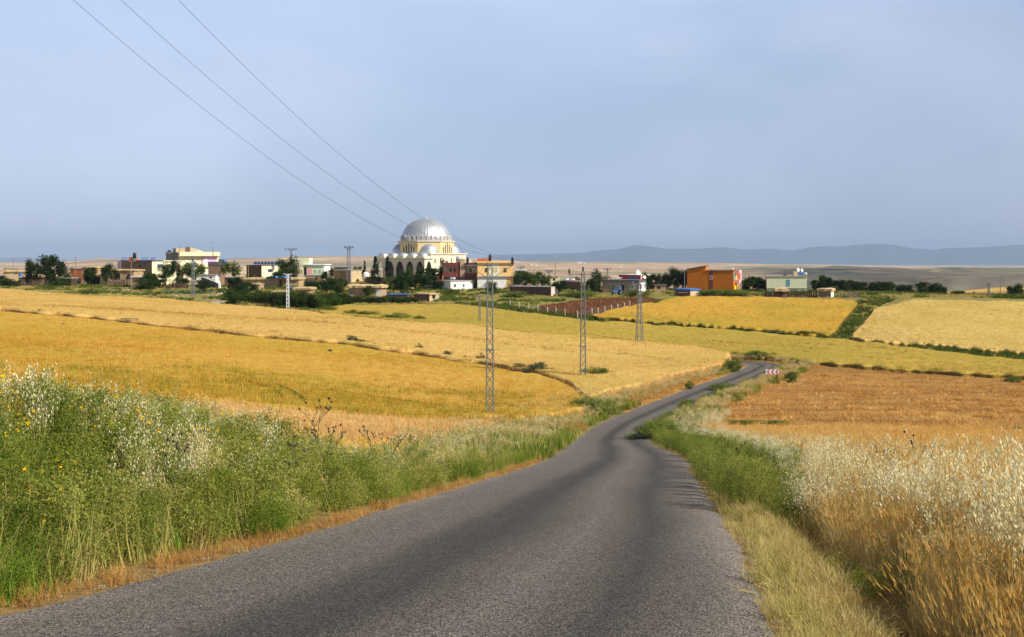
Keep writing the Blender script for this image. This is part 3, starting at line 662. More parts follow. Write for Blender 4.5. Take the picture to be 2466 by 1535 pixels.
# ------------------------------------------------------------------ ground cover
rd = random.Random(3)
weeds = [weed(rd, rd.uniform(.75,1.0)) for _ in range(4)]
vweeds = [weed(rd, rd.uniform(.75,1.0), mat=M_vweed) for _ in range(3)]
litterm = [grass(rd, M_litter, 36, .3) for _ in range(3)]
lowweeds = [weed(rd, .5, 10, 22, .3) for _ in range(3)]
oatm = [oats(rd, 9, 1.15) for _ in range(4)]
oatfar = []
for _ in range(3):
    o_m = oats(rd, 12, 1.0, 16, .3, .06, .014); o_m.materials[1] = M_oatfar; oatfar.append(o_m)
yelm = [grass(rd, M_lime, 40, .75, .2, .008, (.1,.6)) for _ in range(3)]
drym = [grass(rd, M_dry, 36, .28) for _ in range(3)]
limem = [grass(rd, M_lime, 44, .34, .2) for _ in range(3)]
grassm = [grass(rd, M_grass, 40, .42, .2) for _ in range(3)]
wheatm = [wheat(rd) for _ in range(4)]
def rdist(x, y):
    d, h, s = roadd(x, y); return -d - h, d - h
def uvof(x, y):
    z = ground(x, y); return CU + F*x/y, HV - F*z/y, z
def put(name, label, cat, meshes, x, y, keep, smin, smax, tilt=.12, dz=0.0):
    x = x[keep]; y = y[keep]; return scatter(name, label, cat, meshes, x, y, ground(x, y) + dz, smin, smax, tilt)
# left verge: bushy green weeds
x, y = cand(5.2, 48, lambda d: np.interp(d, [5,12,25,48], [17,13,8,5]), -.52, .16)
dl, dr = rdist(x, y); wmax = np.interp(y, [0,20,45], [5.2,4.6,5.0])
n = fbm(x, y, 2.6, 41); keep = (dl > .10 + .35*n) & (dl < wmax) & (n > np.interp(dl, [0,.6,1.5,4,5.2], [.52,.33,.18,.42,.62]))
put('roadside_weeds', 'bushy green weeds covering the bank at the left roadside', 'weeds', weeds, x, y, keep & (dl > .6) & (y < 24), .75, 1.25)
put('roadside_weeds_beyond', 'shorter bushy green weeds farther along the left roadside', 'weeds', weeds, x, y, keep & (dl > .9) & (y >= 24), .5, .85)
put('low_roadside_weeds', 'low green weeds along the left asphalt edge', 'weeds', lowweeds, x, y, keep & (dl <= 1.4), .7, 1.2)
# left verge: wild oats mixed in, thick at the back
x, y = cand(5.2, 60, lambda d: np.interp(d, [5,12,25,60], [11,10,8,5]), -.55, .16)
dl, dr = rdist(x, y); n = .68*fbm(x, y, 3.2, 51) + .32*rng.random(len(x))
keep = (dl > 1.0) & (dl < np.interp(y, [0,20,50], [7.0,6.6,7.5])) & (n > np.interp(dl, [0,1.2,2.5,3.6,4.6,7.5], [.73,.60,.50,.40,.30,.36]))
put('wild_oats', 'cream coloured wild oats standing among the left roadside weeds', 'wild oats', oatm, x, y, keep & (y < 24), .75, 1.12, .1)
put('wild_oats_beyond', 'shorter cream wild oats farther along the left roadside', 'wild oats', oatm, x, y, keep & (y >= 24) & (dl < np.interp(y, [24,40,60], [5,4,5])), .5, .8, .1)
# fringe of rusty dry grass at the edge of the asphalt
x, y = cand(5.0, 60, lambda d: np.interp(d, [5,12,25,60], [46,40,22,9]), -.52, .2)
dl, dr = rdist(x, y); n = fbm(x, y, 1.6, 61)
keep = (dl > -.10) & (dl < .05 + .55*n) & (rng.random(len(x)) < .7) 
put('dry_fringe', 'rusty dry grass fringe along the left road edge', 'dry grass', drym, x, y, keep, .35, .95, .2)
keep = (dl > .3) & (dl < 5) & (n > .6)
put('bank_straw', 'yellowish dry grass stalks among the left roadside weeds', 'dry grass', yelm, x, y, (dl > .5) & (dl < 5) & (n > .38) & (rng.random(len(x)) < .16), .8, 1.4, .18)
put('bank_grass', 'green grass blades between the left roadside weeds', 'grass', grassm, x, y, keep, .9, 1.7, .2)
x, y = cand(5.2, 40, lambda d: np.interp(d, [5,12,40], [9,6,2]), -.5, .1)
dl, dr = rdist(x, y); n = fbm(x, y, 2.0, 71); keep = (dl > .8) & (dl < 5) & (n > .30)
xx = x[keep]; yy_ = y[keep]; hz = np.interp(rdist(xx, yy_)[0], [.8, 2, 5], [.35, .75, .9])
scatter('yellow_flowers', 'tiny yellow flowers scattered over the left roadside weeds', 'flowers', [flowerhead(rd) for _ in range(3)], xx, yy_, ground(xx, yy_) + hz*rng.uniform(.55, 1.05, len(xx)), .8, 1.3)
# right verge, near: low pale grass, ditch litter, then oats and wheat
x, y = cand(5.2, 24, lambda d: np.interp(d, [5,10,24], [62,46,18]), .05, .5)
dl, dr = rdist(x, y); n = fbm(x, y, 1.3, 81)
put('pale_verge_grass', 'low pale green grass on the right road shoulder', 'grass', limem, x, y, (dr > -.12+.3*n) & (dr < .55+.6*n) & (n > .22), .4, .95, .25)
put('ditch_litter', 'trampled brown dry grass in the right ditch', 'dry grass', litterm, x, y, (dr > .35) & (dr < 1.9) , .45, 1.0, .45)
put('ditch_weeds', 'small dark green weeds in the right ditch', 'weeds', lowweeds, x, y, (dr > .9) & (dr < 1.9) & (n > .54) & (rng.random(len(x)) < .3), .35, .75)
x, y = cand(6.0, 34, lambda d: np.interp(d, [5,12,34], [24,17,9]), .1, .56)
dl, dr = rdist(x, y); n = fbm(x, y, 1.7, 91)
n = .62*n + .38*rng.random(len(x)); keep = (dr > 1.45+.6*n) & (n > np.interp(dr, [1.5,2.4,3.4,4.8,6.5], [.47,.42,.52,.66,.78]) - .06*(y < 12))
keep &= (y < 18 + 12*n)
put('tall_oats', 'tall cream wild oats fringing the wheat at the right', 'wild oats', oatm, x, y, keep, .62, 1.25, .13)
x, y = cand(6.0, 88, lambda d: np.interp(d, [5,14,30,60,88], [34,26,13,5,4]), .08, .66)
dl, dr = rdist(x, y); keep = (dr > 1.05 + .6*fbm(x, y, 1.7, 95)) & (dr > np.interp(y, [0,20,28,60], [0,0,2.4,3.4])) & ((y < 60) | infield('near_wheat_field', x, y))
put('near_wheat', 'ripe orange wheat standing at the right of the road', 'wheat', wheatm, x, y, keep & (dr > 2.5), .85, 1.12, .1)
put('wheat_edge', 'shorter leaning stalks along the road side of the right hand wheat', 'wheat', wheatm, x, y, keep & (dr <= 2.6), .45, .9, .24)
# loose chippings along both margins of the asphalt
x, y = cand(6.0, 34, lambda d: np.interp(d, [6,12,34], [150,90,20]), -.5, .3); dl, dr = rdist(x, y); e_ = np.maximum(dl, dr)
gv = []
for _ in range(3):
    mb = MB()
    for k in range(4):
        c = Vector((rd.uniform(-.08,.08), rd.uniform(-.08,.08), 0)); r_ = rd.uniform(.003,.008)
        mb.poly([c+Vector((r_*math.cos(t), r_*math.sin(t), 0)) for t in (0,1.2,2.6,3.9,5.2)]+[c+Vector((0,0,r_*.9))], [(i, (i+1)%5, 5) for i in range(5)])
    g_ = mb.mesh('chippings'); g_.materials.append(pmat('chipping_stone', (.27,.23,.18), .9, .4, 9)); gv.append(g_)
k = (np.abs(e_ + .05) < .28) & (rng.random(len(x)) < np.exp(-((e_+.05)/.16)**2)); xx = x[k]; yy_ = y[k]
scatter('road_gravel', 'loose pale chippings along both margins of the asphalt', 'gravel', gv, xx, yy_, base(xx, yy_) + .035, .7, 1.5, .1)
# right verge from 19 m on: green weeds right at the asphalt, oats behind
x, y = cand(16, 96, lambda d: np.interp(d, [16,30,96], [13,9,4.0]), .02, .30)
dl, dr = rdist(x, y); n = fbm(x, y, 4, 101)
keep = (dr > .1) & (dr < np.interp(y, [16,20,28,60,96], [1.0,1.5,2.2,2.9,3.4])) & (y > 17 + 5*n)
put('verge_weeds', 'fresh green weeds hugging the right road edge', 'weeds', vweeds, x, y, keep & (n > .28), .7, 1.1)
keep = (dr > np.interp(y, [16,24,30,50,96], [1.0,1.5,1.9,2.2,1.5])) & (dr < np.interp(y, [16,30,96], [4.2,5.2,5.0])) & (y > 17) & (fbm(x, y, 5, 105) > .34)
put('verge_oats', 'cream wild oats behind the green weeds at the right road edge', 'wild oats', oatm, x, y, keep, .7, 1.05)
# further verges on both sides
x, y = cand(44, 215, lambda d: np.interp(d, [44,100,215], [3.6,2.2,1.3]), -.1, .34)
dl, dr = rdist(x, y); n = fbm(x, y, 6, 111); u, v, z = uvof(x, y)
tu_g = [tuft(rd, M_weed, 34, .7, .45, .045) for _ in range(4)]; 
lv = (dl > .15) & (dl < np.interp(y, [44,80,100,150,200], [6.5,9,9,9,5])); rv = (dr > -.5) & (dr < np.interp(y, [90,100,140,165,180,200], [4.0,3.6,3.2,4.5,7,5])) & (y > 88)
put('far_verge_weeds', 'green weed clumps along both edges of the distant road', 'weeds', tu_g, x, y, (lv | rv) & ((n > .56) | ((y < 105) & (n > .40)) | ((y < 80) & (dl < 5) & (n > .3))), .7, 1.3)
put('far_verge_oats', 'pale wild oats along both edges of the distant road', 'wild oats', oatfar, x, y, (lv | rv) & (n <= .58) & ((dl > .8) | (dr > .6)), .7, 1.1)
put('far_dry_grass', 'dry ochre grass along both edges of the distant road', 'dry grass', [tuft(rd, M_dry, 26, .35, .4, .04) for _ in range(3)], x, y, (lv | rv) & (rng.random(len(x)) < .5), .6, 1.2)
# rough tops of the standing crops
def cover(name, label, fld, mat, H, dens, y0, y1, qa, qb, w=.035, n=16, dzf=.55):
    x, y = cand(y0, y1, dens, qa, qb); k = infield(fld, x, y); dl, dr = rdist(x, y); k &= (dl > 1.5) | (dr > 1.5)
    t = [tuft(rd, mat, n, H, .42, w) for _ in range(4)]; h = FIELDS[fld][3]
    xx = x[k]; yy = y[k]
    return scatter(name, label, 'crop ears', t, xx, yy, ground(xx, yy) + h - H*dzf, .8, 1.25, .15)
def lm(nm, cols, sc=.06): return leafmat(nm, cols, .3, sc, .25)
dn = lambda d: np.interp(d, [25,60,100,170,300], [4.2,3.2,2.3,1.5,.9])
cover('ripe_ears', 'ears of the pale orange wheat strip behind the left weeds', 'ripe_wheat_strip', lm('ripe_ears', [(0.458,0.229,0.062),(0.651,0.405,0.150),(0.722,0.493,0.220)]), .5, dn, 22, 90, -.5, .02, .025)
cover('golden_ears', 'ears of the deep golden wheat around the nearest pylon', 'golden_wheat_field', lm('golden_ears', [(0.370,0.246,0.026),(0.528,0.308,0.040),(0.616,0.352,0.053),(0.686,0.414,0.088)], .05), .55, dn, 50, 260, -.5, .07)
cover('upper_ears', 'ears of the long pale wheat field below the village', 'upper_wheat_field', lm('upper_ears', [(0.440,0.264,0.062),(0.581,0.352,0.097),(0.686,0.458,0.158),(0.704,0.510,0.211)]), .5, dn, 90, 360, -.48, .2)
cover('green_ears', 'ears of the greenish wheat strip crossing the valley', 'green_wheat_field', lm('green_ears', [(0.299,0.255,0.044),(0.458,0.334,0.070),(0.546,0.405,0.114)]), .45, dn, 140, 320, -.18, .5)
cover('yellow_ears', 'ears of the yellow wheat before the orange house', 'yellow_wheat_field', lm('yellow_ears', [(0.387,0.282,0.040),(0.563,0.334,0.053),(0.634,0.378,0.070)], .05), .45, dn, 200, 340, .05, .32)
cover('straw_ears', 'ears of the straw coloured wheat at the far right', 'straw_wheat_field', lm('straw_ears', [(0.405,0.282,0.070),(0.581,0.405,0.132),(0.660,0.493,0.194)], .05), .45, dn, 180, 340, .27, .5)
cover('near_field_ears', 'ears of the ripe orange wheat at the right behind the oats', 'near_wheat_field', lm('near_field_ears', [(0.440,0.194,0.044),(0.616,0.352,0.097),(0.669,0.422,0.150)], .3), .5, lambda d: np.interp(d, [25,45,90], [6,4.5,2.5]), 26, 95, .14, .5, .022)
# cut stubble field with rows of raked straw
x, y = cand(78, 180, lambda d: np.interp(d, [78,180], [3.4,1.5]), .1, .5); u, v, z = uvof(x, y); dl, dr = rdist(x, y)
stub = (v < B_F(u)-1) & (v > np.where(u > 1890, B_E(np.maximum(u, 1800))+1, 880)) & (dr > 2.5)
n = fbm(x, y, 5, 121)
put('stubble', 'short orange stubble of the mown field beside the chevron sign', 'stubble', [tuft(rd, leafmat('stubble', [(.32,.16,.06),(.48,.26,.09),(.58,.36,.14)], .2, .3), 16, .10, .42, .05) for _ in range(4)], x, y, stub & (n > .47), .7, 1.3, .2)
wr = (x*.25 + y*1.0 + 3*vnoise(x, y, 18, 5)) % 7.5
put('raked_straw', 'heaps of raked straw lying in rows on the mown field', 'straw', [tuft(rd, leafmat('straw_heap', [(.48,.23,.06),(.64,.37,.11),(.74,.50,.20)], .2, .3), 34, .26, .5, .035) for _ in range(4)], x, y, stub & (wr < 2.3) & (fbm(x, y, 4, 131) > .44), .7, 1.35, .5)
x, y = cand(70, 210, lambda d: np.interp(d, [70,210], [3.2,1.6]), -.48, .02); u, v, z = uvof(x, y); k = infield('golden_wheat_field', x, y)
bd = v - B_A(u); k &= (bd > -62 + 14*np.sin(u/130)) & (fbm(x, y, 9, 161) > np.interp(bd, [-70,-40,0,20], [.60,.44,.36,.36])) & (u > 150)
scatter('olive_ears', 'olive green ears in the lowest part of the golden wheat', 'crop ears', [tuft(rd, lm('olive_ears', [(0.211,0.194,0.022),(0.334,0.282,0.035),(0.458,0.352,0.053)], .2), 16, .55, .42, .035) for _ in range(4)], x[k], y[k], z[k] + .8 - .27, .8, 1.25, .15)
x, y = cand(120, 300, lambda d: 1.6, -.48, .14); u, v, z = uvof(x, y); k = infield('upper_wheat_field', x, y)
rl_ = np.interp(u, [-200,300,560,760,900,1100,1330,1500,1600], [728,748,766,777,790,815,846,856,870]); k &= (np.abs(v - rl_ - 9) < 3.5) & (rng.random(len(x)) < .8)
scatter('rusty_ears', 'rust coloured streak of ears along the middle of the long pale wheat field', 'crop ears', [tuft(rd, lm('rusty_ears', [(0.352,0.150,0.044),(0.484,0.246,0.070)], .2), 16, .5, .42, .035) for _ in range(3)], x[k], y[k], z[k] + .85 - .22, .8, 1.2, .15)
# wheel ruts left by a tractor in the golden wheat
for a_, lbl in (([(600,922),(640,935),(668,950),(690,978)], 'left dark wheel rut through the olive part of the golden wheat'), ([(660,925),(700,945),(722,960),(735,982)], 'right dark wheel rut through the olive part of the golden wheat')):
    P_ = [cast(u_, v_ + 20) for u_, v_ in a_]; xs_=[]; ys_=[]
    for p_, q_ in zip(P_[:-1], P_[1:]):
        n_ = int((q_-p_).length*9); t_ = rng.random(n_); xs_ += list(p_.x+(q_.x-p_.x)*t_+rng.normal(0,.08,n_)); ys_ += list(p_.y+(q_.y-p_.y)*t_+rng.normal(0,.08,n_))
    xs_ = np.array(xs_); ys_ = np.array(ys_)
    scatter('wheel_rut', lbl, 'wheel rut', [tuft(rd, lm('rut_green', [(0.062,0.079,0.011),(0.123,0.132,0.022)], .3), 8, .22, .10, .03)], xs_, ys_, ground(xs_, ys_) + .72, .8, 1.2, .3)
x, y = cand(165, 250, lambda d: 2.2, .16, .5); u, v, z = uvof(x, y); k = infield('green_wheat_field', x, y); bd = v - B_D(u)
ln_ = np.minimum(np.abs(bd - 24 - 4*np.sin(u/90)), np.minimum(np.abs(bd - 37 - 3*np.sin(u/120)), np.abs(bd - 47))); k &= (ln_ < .8) & (rng.random(len(x)) < .75) & (fbm(x, y, 16, 171) > .42)
scatter('drill_gaps', 'dark gaps between the drill rows of the greenish wheat strip', 'crop ears', [tuft(rd, lm('drill_gap', [(.10,.11,.02),(.18,.17,.035)], .3), 12, .3, .3, .04)], x[k], y[k], z[k] + .72, .8, 1.2, .3)
# boundary strips: rusty terrace edge, green field margins, ditch
x, y = cand(100, 345, lambda d: np.interp(d, [100,345], [1.8,1.0]), -.48, .5); u, v, z = uvof(x, y); n = fbm(x, y, 6, 141); r_ = rng.random(len(x))
tb = (u < 1412) & (v < B_B(u)+3) & (v > B_B(u)-6)
put('terrace_brush', 'reddish brown dry stalks along the terrace edge between two wheat fields', 'dry stalks', [tuft(rd, leafmat('rust_stalk', [(.28,.12,.04),(.42,.22,.06),(.50,.32,.10)], .25, .3), 24, .9, .4, .035) for _ in range(3)], x, y, tb, .6, 1.2)
mg = ((u > 1180) & (u < 2020) & (v < B_D(u)+1) & (v > B_D(u)-9)) | ((u > 2180) & (v < B_D(u)-1) & (v > B_D(u)-14)) \
   | ((v < 820) & (v > 720) & (u > 1225) & (v > np.interp(u, [1225,1280,1330,1440,1480,1600], [742,752,763,760,748,724])) & (v < np.interp(u, [1225,1330,1440,1480,1600], [748,772,770,750,726])) & (u < 1600))
dt = (v < 820) & (v > 716) & (u > np.interp(v, [716,730,760,818], [2068,2064,2048,1998])) & (u < np.interp(v, [716,722,745,790,820], [2215,2165,2110,2062,2046]))
vg = (y < 345) & (v < np.where(u < 1225, B_C(np.minimum(u,1200)), np.interp(u, [1225,1290,1390,1560,1640,1700,2060,2200,2500], [748,738,721,716,713,712,720,718,722]))-1) & (u < 2500) & ~((u > 1268) & (u < 1640) & (v > B_P1(u)+1))
vg &= ~((u > 760) & (u < 1240) & (v > B_D(u)))
put('field_margin_grass', 'dark green grass on the field margins and in the ditch between the far fields', 'grass', [tuft(rd, leafmat('margin_grass', [(.045,.07,.012),(.085,.13,.02),(.16,.20,.035)], .3, .12), 24, .75, .45, .06) for _ in range(4)], x, y, (mg & (r_ < .9)) | (dt & (n > .38)) | (vg & (n > .54)), .6, 1.25)
put('village_dry_grass', 'dry ochre grass on the waste ground in front of the village', 'dry grass', [tuft(rd, leafmat('waste_grass', [(.30,.24,.06),(.48,.38,.11),(.60,.50,.22)], .3, .12), 18, .45, .45, .06) for _ in range(4)], x, y, (dt & (n <= .38)) | (vg & (n <= .56)), .5, 1.1)
x, y = cand(255, 330, lambda d: 1.6, .01, .16); u, v, z = uvof(x, y)
pl = (u > 1272) & (u < 1640) & (v > B_P1(u)+1) & (v < np.interp(u, [1265,1330,1400,1430,1480,1540,1600,1650], [754,760,763,758,746,734,722,711]))
put('plough_clods', 'brown clods and stubble on the ploughed plot inside the wire fence', 'clods', [tuft(rd, leafmat('clods', [(.09,.035,.018),(.17,.07,.03),(.28,.14,.05)], .1, .3, .6), 10, .22, .4, .12) for _ in range(3)], x, y, pl, .6, 1.4, .5)

# ------------------------------------------------------------------ village
WM = {
 'mud': pmat('mud_plaster', (.42,.30,.17), .95, .3, .9, bump=.4, alt=(.30,.205,.115)),
 'mudlight': pmat('pale_mud', (.55,.42,.25), .95, .25, .8, bump=.3),
 'muddark': pmat('dark_mud', (.17,.105,.07), .95, .3, .9, bump=.3),
 'wood': pmat('dark_wood', (.075,.045,.03), .9, .5, 1.5, streak=.2),
 'brick': pmat('red_brick', (.50,.15,.07), .9, .3, 2.5, bump=.3),
 'grey': pmat('grey_render', (.30,.26,.21), .9, .25, .8, bump=.2),
 'darkgrey': pmat('dark_grey_block', (.13,.12,.12), .9, .3, 1.0),
 'brown': pmat('brown_block', (.26,.17,.115), .9, .3, .8, bump=.2),
 'purple': pmat('dark_brown_block', (.12,.07,.065), .9, .3, .8),
 'white': pmat('white_wash', (.80,.78,.72), .85, .12, .7),
 'cream': pmat('cream_paint', (.80,.72,.48), .85, .08, .5),
 'yellow': pmat('apricot_paint', (.85,.55,.22), .85, .08, .5),
 'palegreen': pmat('pale_green_paint', (.72,.74,.50), .85, .08, .5),
 'mint': pmat('mint_paint', (.62,.76,.50), .85, .1, .6),
 'orange': pmat('orange_paint', (.56,.165,.010), .85, .10, .35),
 'amber': pmat('amber_paint', (.90,.52,.02), .85, .08, .5),
 'pink': pmat('pink_paint', (.85,.42,.40), .85, .08, .5),
 'lilac': pmat('lilac_paint', (.62,.42,.66), .85, .08, .5),
 'maroon': pmat('maroon_paint', (.22,.055,.05), .85, .2, .6),
 'red': pmat('red_paint', (.48,.07,.05), .8, .2, .6),
 'straw': pmat('straw_thatch', (.55,.40,.20), .95, .35, 2.5, bump=.5),
 'slab': pmat('concrete_slab', (.38,.35,.31), .9, .2, 1.2),
 'dark': pmat('dark_opening', (.012,.011,.012), .7, .2, 1),
 'glass': pmat('window_glass', (.045,.06,.075), .15, .2, 1, spec=.6),
 'frame': pmat('white_frame', (.78,.78,.76), .6, .05, 1),
 'brownframe': pmat('brown_frame', (.14,.06,.03), .6, .1, 1),
 'teal': pmat('teal_paint', (.10,.38,.42), .6, .1, 1),
 'blue': pmat('blue_tarp', (.05,.17,.52), .5, .35, 1.5),
 'steel': pmat('galvanised_steel', (.20,.22,.235), .5, .3, 2, metal=.3),
 'tank': pmat('steel_tank', (.55,.58,.60), .4, .2, 2, metal=.5),
 'black': pmat('black_plastic', (.02,.022,.025), .5, .3, 2),
 'stone': pmat('cut_stone', (.74,.66,.50), .85, .12, .5, bump=.1),
 'stoney': pmat('yellow_stone', (.74,.57,.31), .85, .12, .5),
 'lead': pmat('lead_sheet', (.54,.56,.58), .42, .12, 1.2, metal=.6),
 'timber': pmat('weathered_timber', (.28,.21,.15), .9, .3, 3),
 'bark': pmat('bark', (.12,.085,.055), .95, .4, 3, bump=.5),
 'rubble': pmat('rubble_stone', (.50,.42,.30), .95, .4, 1.2, bump=.4, alt=(.25,.19,.13)),
}
def house(name, label, cat, uc, vt, vb, wl, wr, dep, wall, side=None, D=None, right=True, a=None):
    """box house seen with its near corner at column uc; front runs wl columns to the left (right=True) or right.
    Returns root and a helper object giving metres per pixel on the two faces."""
    D = D or DV(vb); s = D / F
    x = (uc - CU) * s; gz = g1(x, D); zt = -(vt - HV) * s; zb = min(-(vb - HV) * s, 1e9)
    if a is None: a = math.asin(min(.95, wr * s / dep)) if wr else R(2)
    sg = 1 if right else -1
    root = empty(name, (x, D, zb), -a * sg); tag(root, label, cat)
    w = wl * s / math.cos(a); h = zt - zb
    o = dict(root=root, s=s, a=a, sg=sg, w=w, d=dep, h=h, uc=uc, vb=vb, name=name)
    o['fx'] = lambda u: (u - uc) * s / math.cos(a)           # column -> local x on the front face
    o['fy'] = lambda u: (u - uc) * s / max(math.sin(a), .05) * sg  # column -> local y on the side face
    o['fz'] = lambda v: (vb - v) * s
    x0, x1 = (-w, 0) if right else (0, w)
    o['x0'], o['x1'] = x0, x1
    mb = MB().box(x0, x1, 0, dep, min(-1.0, gz - zb - .6), h)
    o['wall'] = mb.build('wall', WM[wall], root)
    if side:   # end wall in another colour, on some houses painted-in light; a thin coat standing 2 cm proud
        xs = (x1, x1 + .02) if right else (x0 - .02, x0)
        MB().box(xs[0], xs[1], .0, dep, -.5, h).build('end_wall', WM[side], root)
    return o
def roof(o, mat, t=.25, over=.3, z=None, x0=None, x1=None, rough=False, name='roof'):
    x0 = o['x0'] if x0 is None else x0; x1 = o['x1'] if x1 is None else x1; z = o['h'] if z is None else z
    if not rough: return MB().box(x0-over, x1+over, -over, o['d']+over, z+.002, z+t).build(name, WM[mat], o['root'])
    nx_, ny_ = max(4, int((x1-x0)/.7)), max(3, int(o['d']/1.2)); V=[]; rq = random.Random(int(abs(o['uc'])*7))
    for j in range(ny_+1):
        for i in range(nx_+1):
            e = 1 if i in (0,nx_) or j in (0,ny_) else 0
            V.append((lerp(x0-over, x1+over, i/nx_)+rq.uniform(-.12,.12)*e, lerp(-over, o['d']+over, j/ny_)+rq.uniform(-.15,.15)*e, z + t*(.75+.5*rq.random())*(.75 if e else 1.15)))
    n = len(V); V += [(vx, vy, z-.05-.12*rq.random()) for vx, vy, vz in V]; Fc=[]
    for j in range(ny_):
        for i in range(nx_):
            a_ = j*(nx_+1)+i; Fc += [(a_, a_+1, a_+nx_+2, a_+nx_+1), (n+a_, n+a_+nx_+1, n+a_+nx_+2, n+a_+1)]
    for i in range(nx_):
        a_ = i; b_ = ny_*(nx_+1)+i; Fc += [(n+a_, n+a_+1, a_+1, a_), (b_, b_+1, n+b_+1, n+b_)]
    for j in range(ny_):
        a_ = j*(nx_+1); b_ = a_+nx_; Fc += [(a_, a_+nx_+1, n+a_+nx_+1, n+a_), (n+b_, n+b_+nx_+1, b_+nx_+1, b_)]
    return MB().poly(V, Fc).build(name, WM[mat], o['root'])
def win(o, u0, v0, u1, v1, face='f', frame='frame', pane='glass', name='window', mull=1):
    """frame standing proud of the wall with its pane as a sub-part"""
    z1, z0 = o['fz'](v0), o['fz'](v1); mb = MB(); pm = MB(); t = .10
    if face == 'f':
        a_, b_ = o['fx'](u0), o['fx'](u1)
        for (p, q, r_, s_) in ((a_,a_+t,z0,z1),(b_-t,b_,z0,z1),(a_+t,b_-t,z0,z0+t),(a_+t,b_-t,z1-t,z1)): mb.box(p, q, -.07, 0, r_, s_)
        for k in range(mull): c = lerp(a_, b_, (k+1)/(mull+1)); mb.box(c-.03, c+.03, -.06, 0, z0+t, z1-t)
        pm.box(a_+t*.5, b_-t*.5, -.03, .01, z0+t*.5, z1-t*.5)
    else:
        xs = o['x1'] if o['sg'] > 0 else o['x0']; e = o['sg']; lo = lambda q, w: (min(q, q+w*e), max(q, q+w*e))
        a_, b_ = sorted((o['fy'](u0), o['fy'](u1))); x0_, x1_ = lo(xs, .08)
        for (p, q, r_, s_) in ((a_,a_+t,z0,z1),(b_-t,b_,z0,z1),(a_+t,b_-t,z0,z0+t),(a_+t,b_-t,z1-t,z1)): mb.box(x0_, x1_, p, q, r_, s_)
        x0_, x1_ = lo(xs, .045); pm.box(x0_, x1_, a_+t*.5, b_-t*.5, z0+t*.5, z1-t*.5)
    f = mb.build(name, WM[frame], o['root']); pm.build('pane', WM[pane], f); return f
def opening(o, u0, v0, u1, v1, name='doorway', mat='dark', face='f'):
    z1, z0 = o['fz'](v0), o['fz'](v1)
    if face == 'f': a_, b_ = o['fx'](u0), o['fx'](u1); return MB().box(a_, b_, -.04, .02, z0, z1).build(name, WM[mat], o['root'])
    a_, b_ = sorted((o['fy'](u0), o['fy'](u1))); x_ = o['x1'] if o['sg'] > 0 else o['x0']
    return MB().box(x_-.02, x_+.04, a_, b_, z0, z1).build(name, WM[mat], o['root'])
def fbox(o, u0, v0, u1, v1, y0, y1, name, mat):
    """box given by columns/rows on the front plane and its extent front to back"""
    return MB().box(o['fx'](u0), o['fx'](u1), y0, y1, o['fz'](v1), o['fz'](v0)).build(name, WM[mat], o['root'])
def prop(name, label, cat, u, v, D, mk, mat, group=None, rz=0.0, onroof=None):
    s = D / F; mb = MB(); mk(mb, s); o = mb.build(name, WM[mat]); o.location = ((u - CU)*s, D, -(v - HV)*s); o.rotation_euler = (0, 0, rz); tag(o, label, cat, group); return o
def hcyl(r, l): return lambda mb, s: mb.lathe([(0, -l/2), (r*.8, -l/2), (r, -l/2+.1), (r, l/2-.1), (r*.8, l/2), (0, l/2)], n=14)
def tankstand(name, label, u, vt, vb, D, mat, wpx, horiz=True, group=None):
    """water tank lying on a small steel stand"""
    s = D/F; h = (vb-vt)*s; root = empty(name, ((u-CU)*s, D, -(vb-HV)*s)); tag(root, label, 'water tank', group)
    r = h*.36; l = wpx*s; mb = MB()
    if horiz:
        mb.lathe([(0,-l/2),(r*.7,-l/2),(r,-l/2+.12),(r,l/2-.12),(r*.7,l/2),(0,l/2)], n=14); mb.v = [(z, y, x + h - r) for x, y, z in mb.v]
    else: mb.lathe([(0,h*.3),(l/2,h*.3),(l/2,h*.92),(l/4,h),(0,h)], n=14)
    mb.build('tank', WM[mat], root, True); fr = MB()
    zt_ = (h-r*1.2 if horiz else h*.32); fr.box(-l*.4, l*.4, -r*.85, r*.85, -.3, zt_)
    fr.build('stand', WM['steel'], root); return root
def dish(label, u, v, D, r=.5, group='satellite dishes on the village roofs'):
    s = D/F; root = empty('satellite_dish', ((u-CU)*s, D, -(v-HV)*s), R(25)); tag(root, label, 'satellite dish', group)
    mb = MB().lathe([(0,0),(r*.5,.05*r),(r*.8,.16*r),(r,.28*r)], n=14); mb.v = [(x, -z*1.0 + y*.25, y*.97 + r + z*.2) for x, y, z in mb.v]
    mb.build('reflector', WM['frame'], root, True); MB().bar((0,.05,-.3),(0,.05,r),.05).build('mast', WM['steel'], root); return root
# --- left end
h_ = house('mud_house', 'long low mud house with straw on its roof at the far left edge', 'house', 8, 655, 680, 80, 10, 7, 'mudlight', right=False); roof(h_, 'straw', .5, .4, rough=True); opening(h_, 50, 668, 56, 680)
h_ = house('shed', 'low dark shed with a blue barrel on its roof beside the leftmost tree', 'shed', 103, 668, 684, 61, 4, 5, 'muddark'); roof(h_, 'straw', .22, .2, rough=True); opening(h_, 60, 673, 70, 684)
prop('barrel', 'blue barrel lying on the low dark shed roof', 'barrel', 49, 663, DV(684)+2, hcyl(.55, 1.3), 'blue')
h_ = house('mud_hut', 'small pale mud hut with thick earth roof in front of the big left tree', 'hut', 137, 671, 689, 33, 5, 5, 'mud'); roof(h_, 'straw', .35, .35, rough=True); opening(h_, 119, 677, 125, 680, 'vent')
h_ = house('brick_hut', 'square red brick hut right of the three left trees', 'hut', 199, 648, 675, 30, 6, 5, 'brick', side='grey'); roof(h_, 'slab', .2, .15); fbox(h_, 170, 668, 198, 690, -1.2, -.9, 'yard_wall', 'grey')
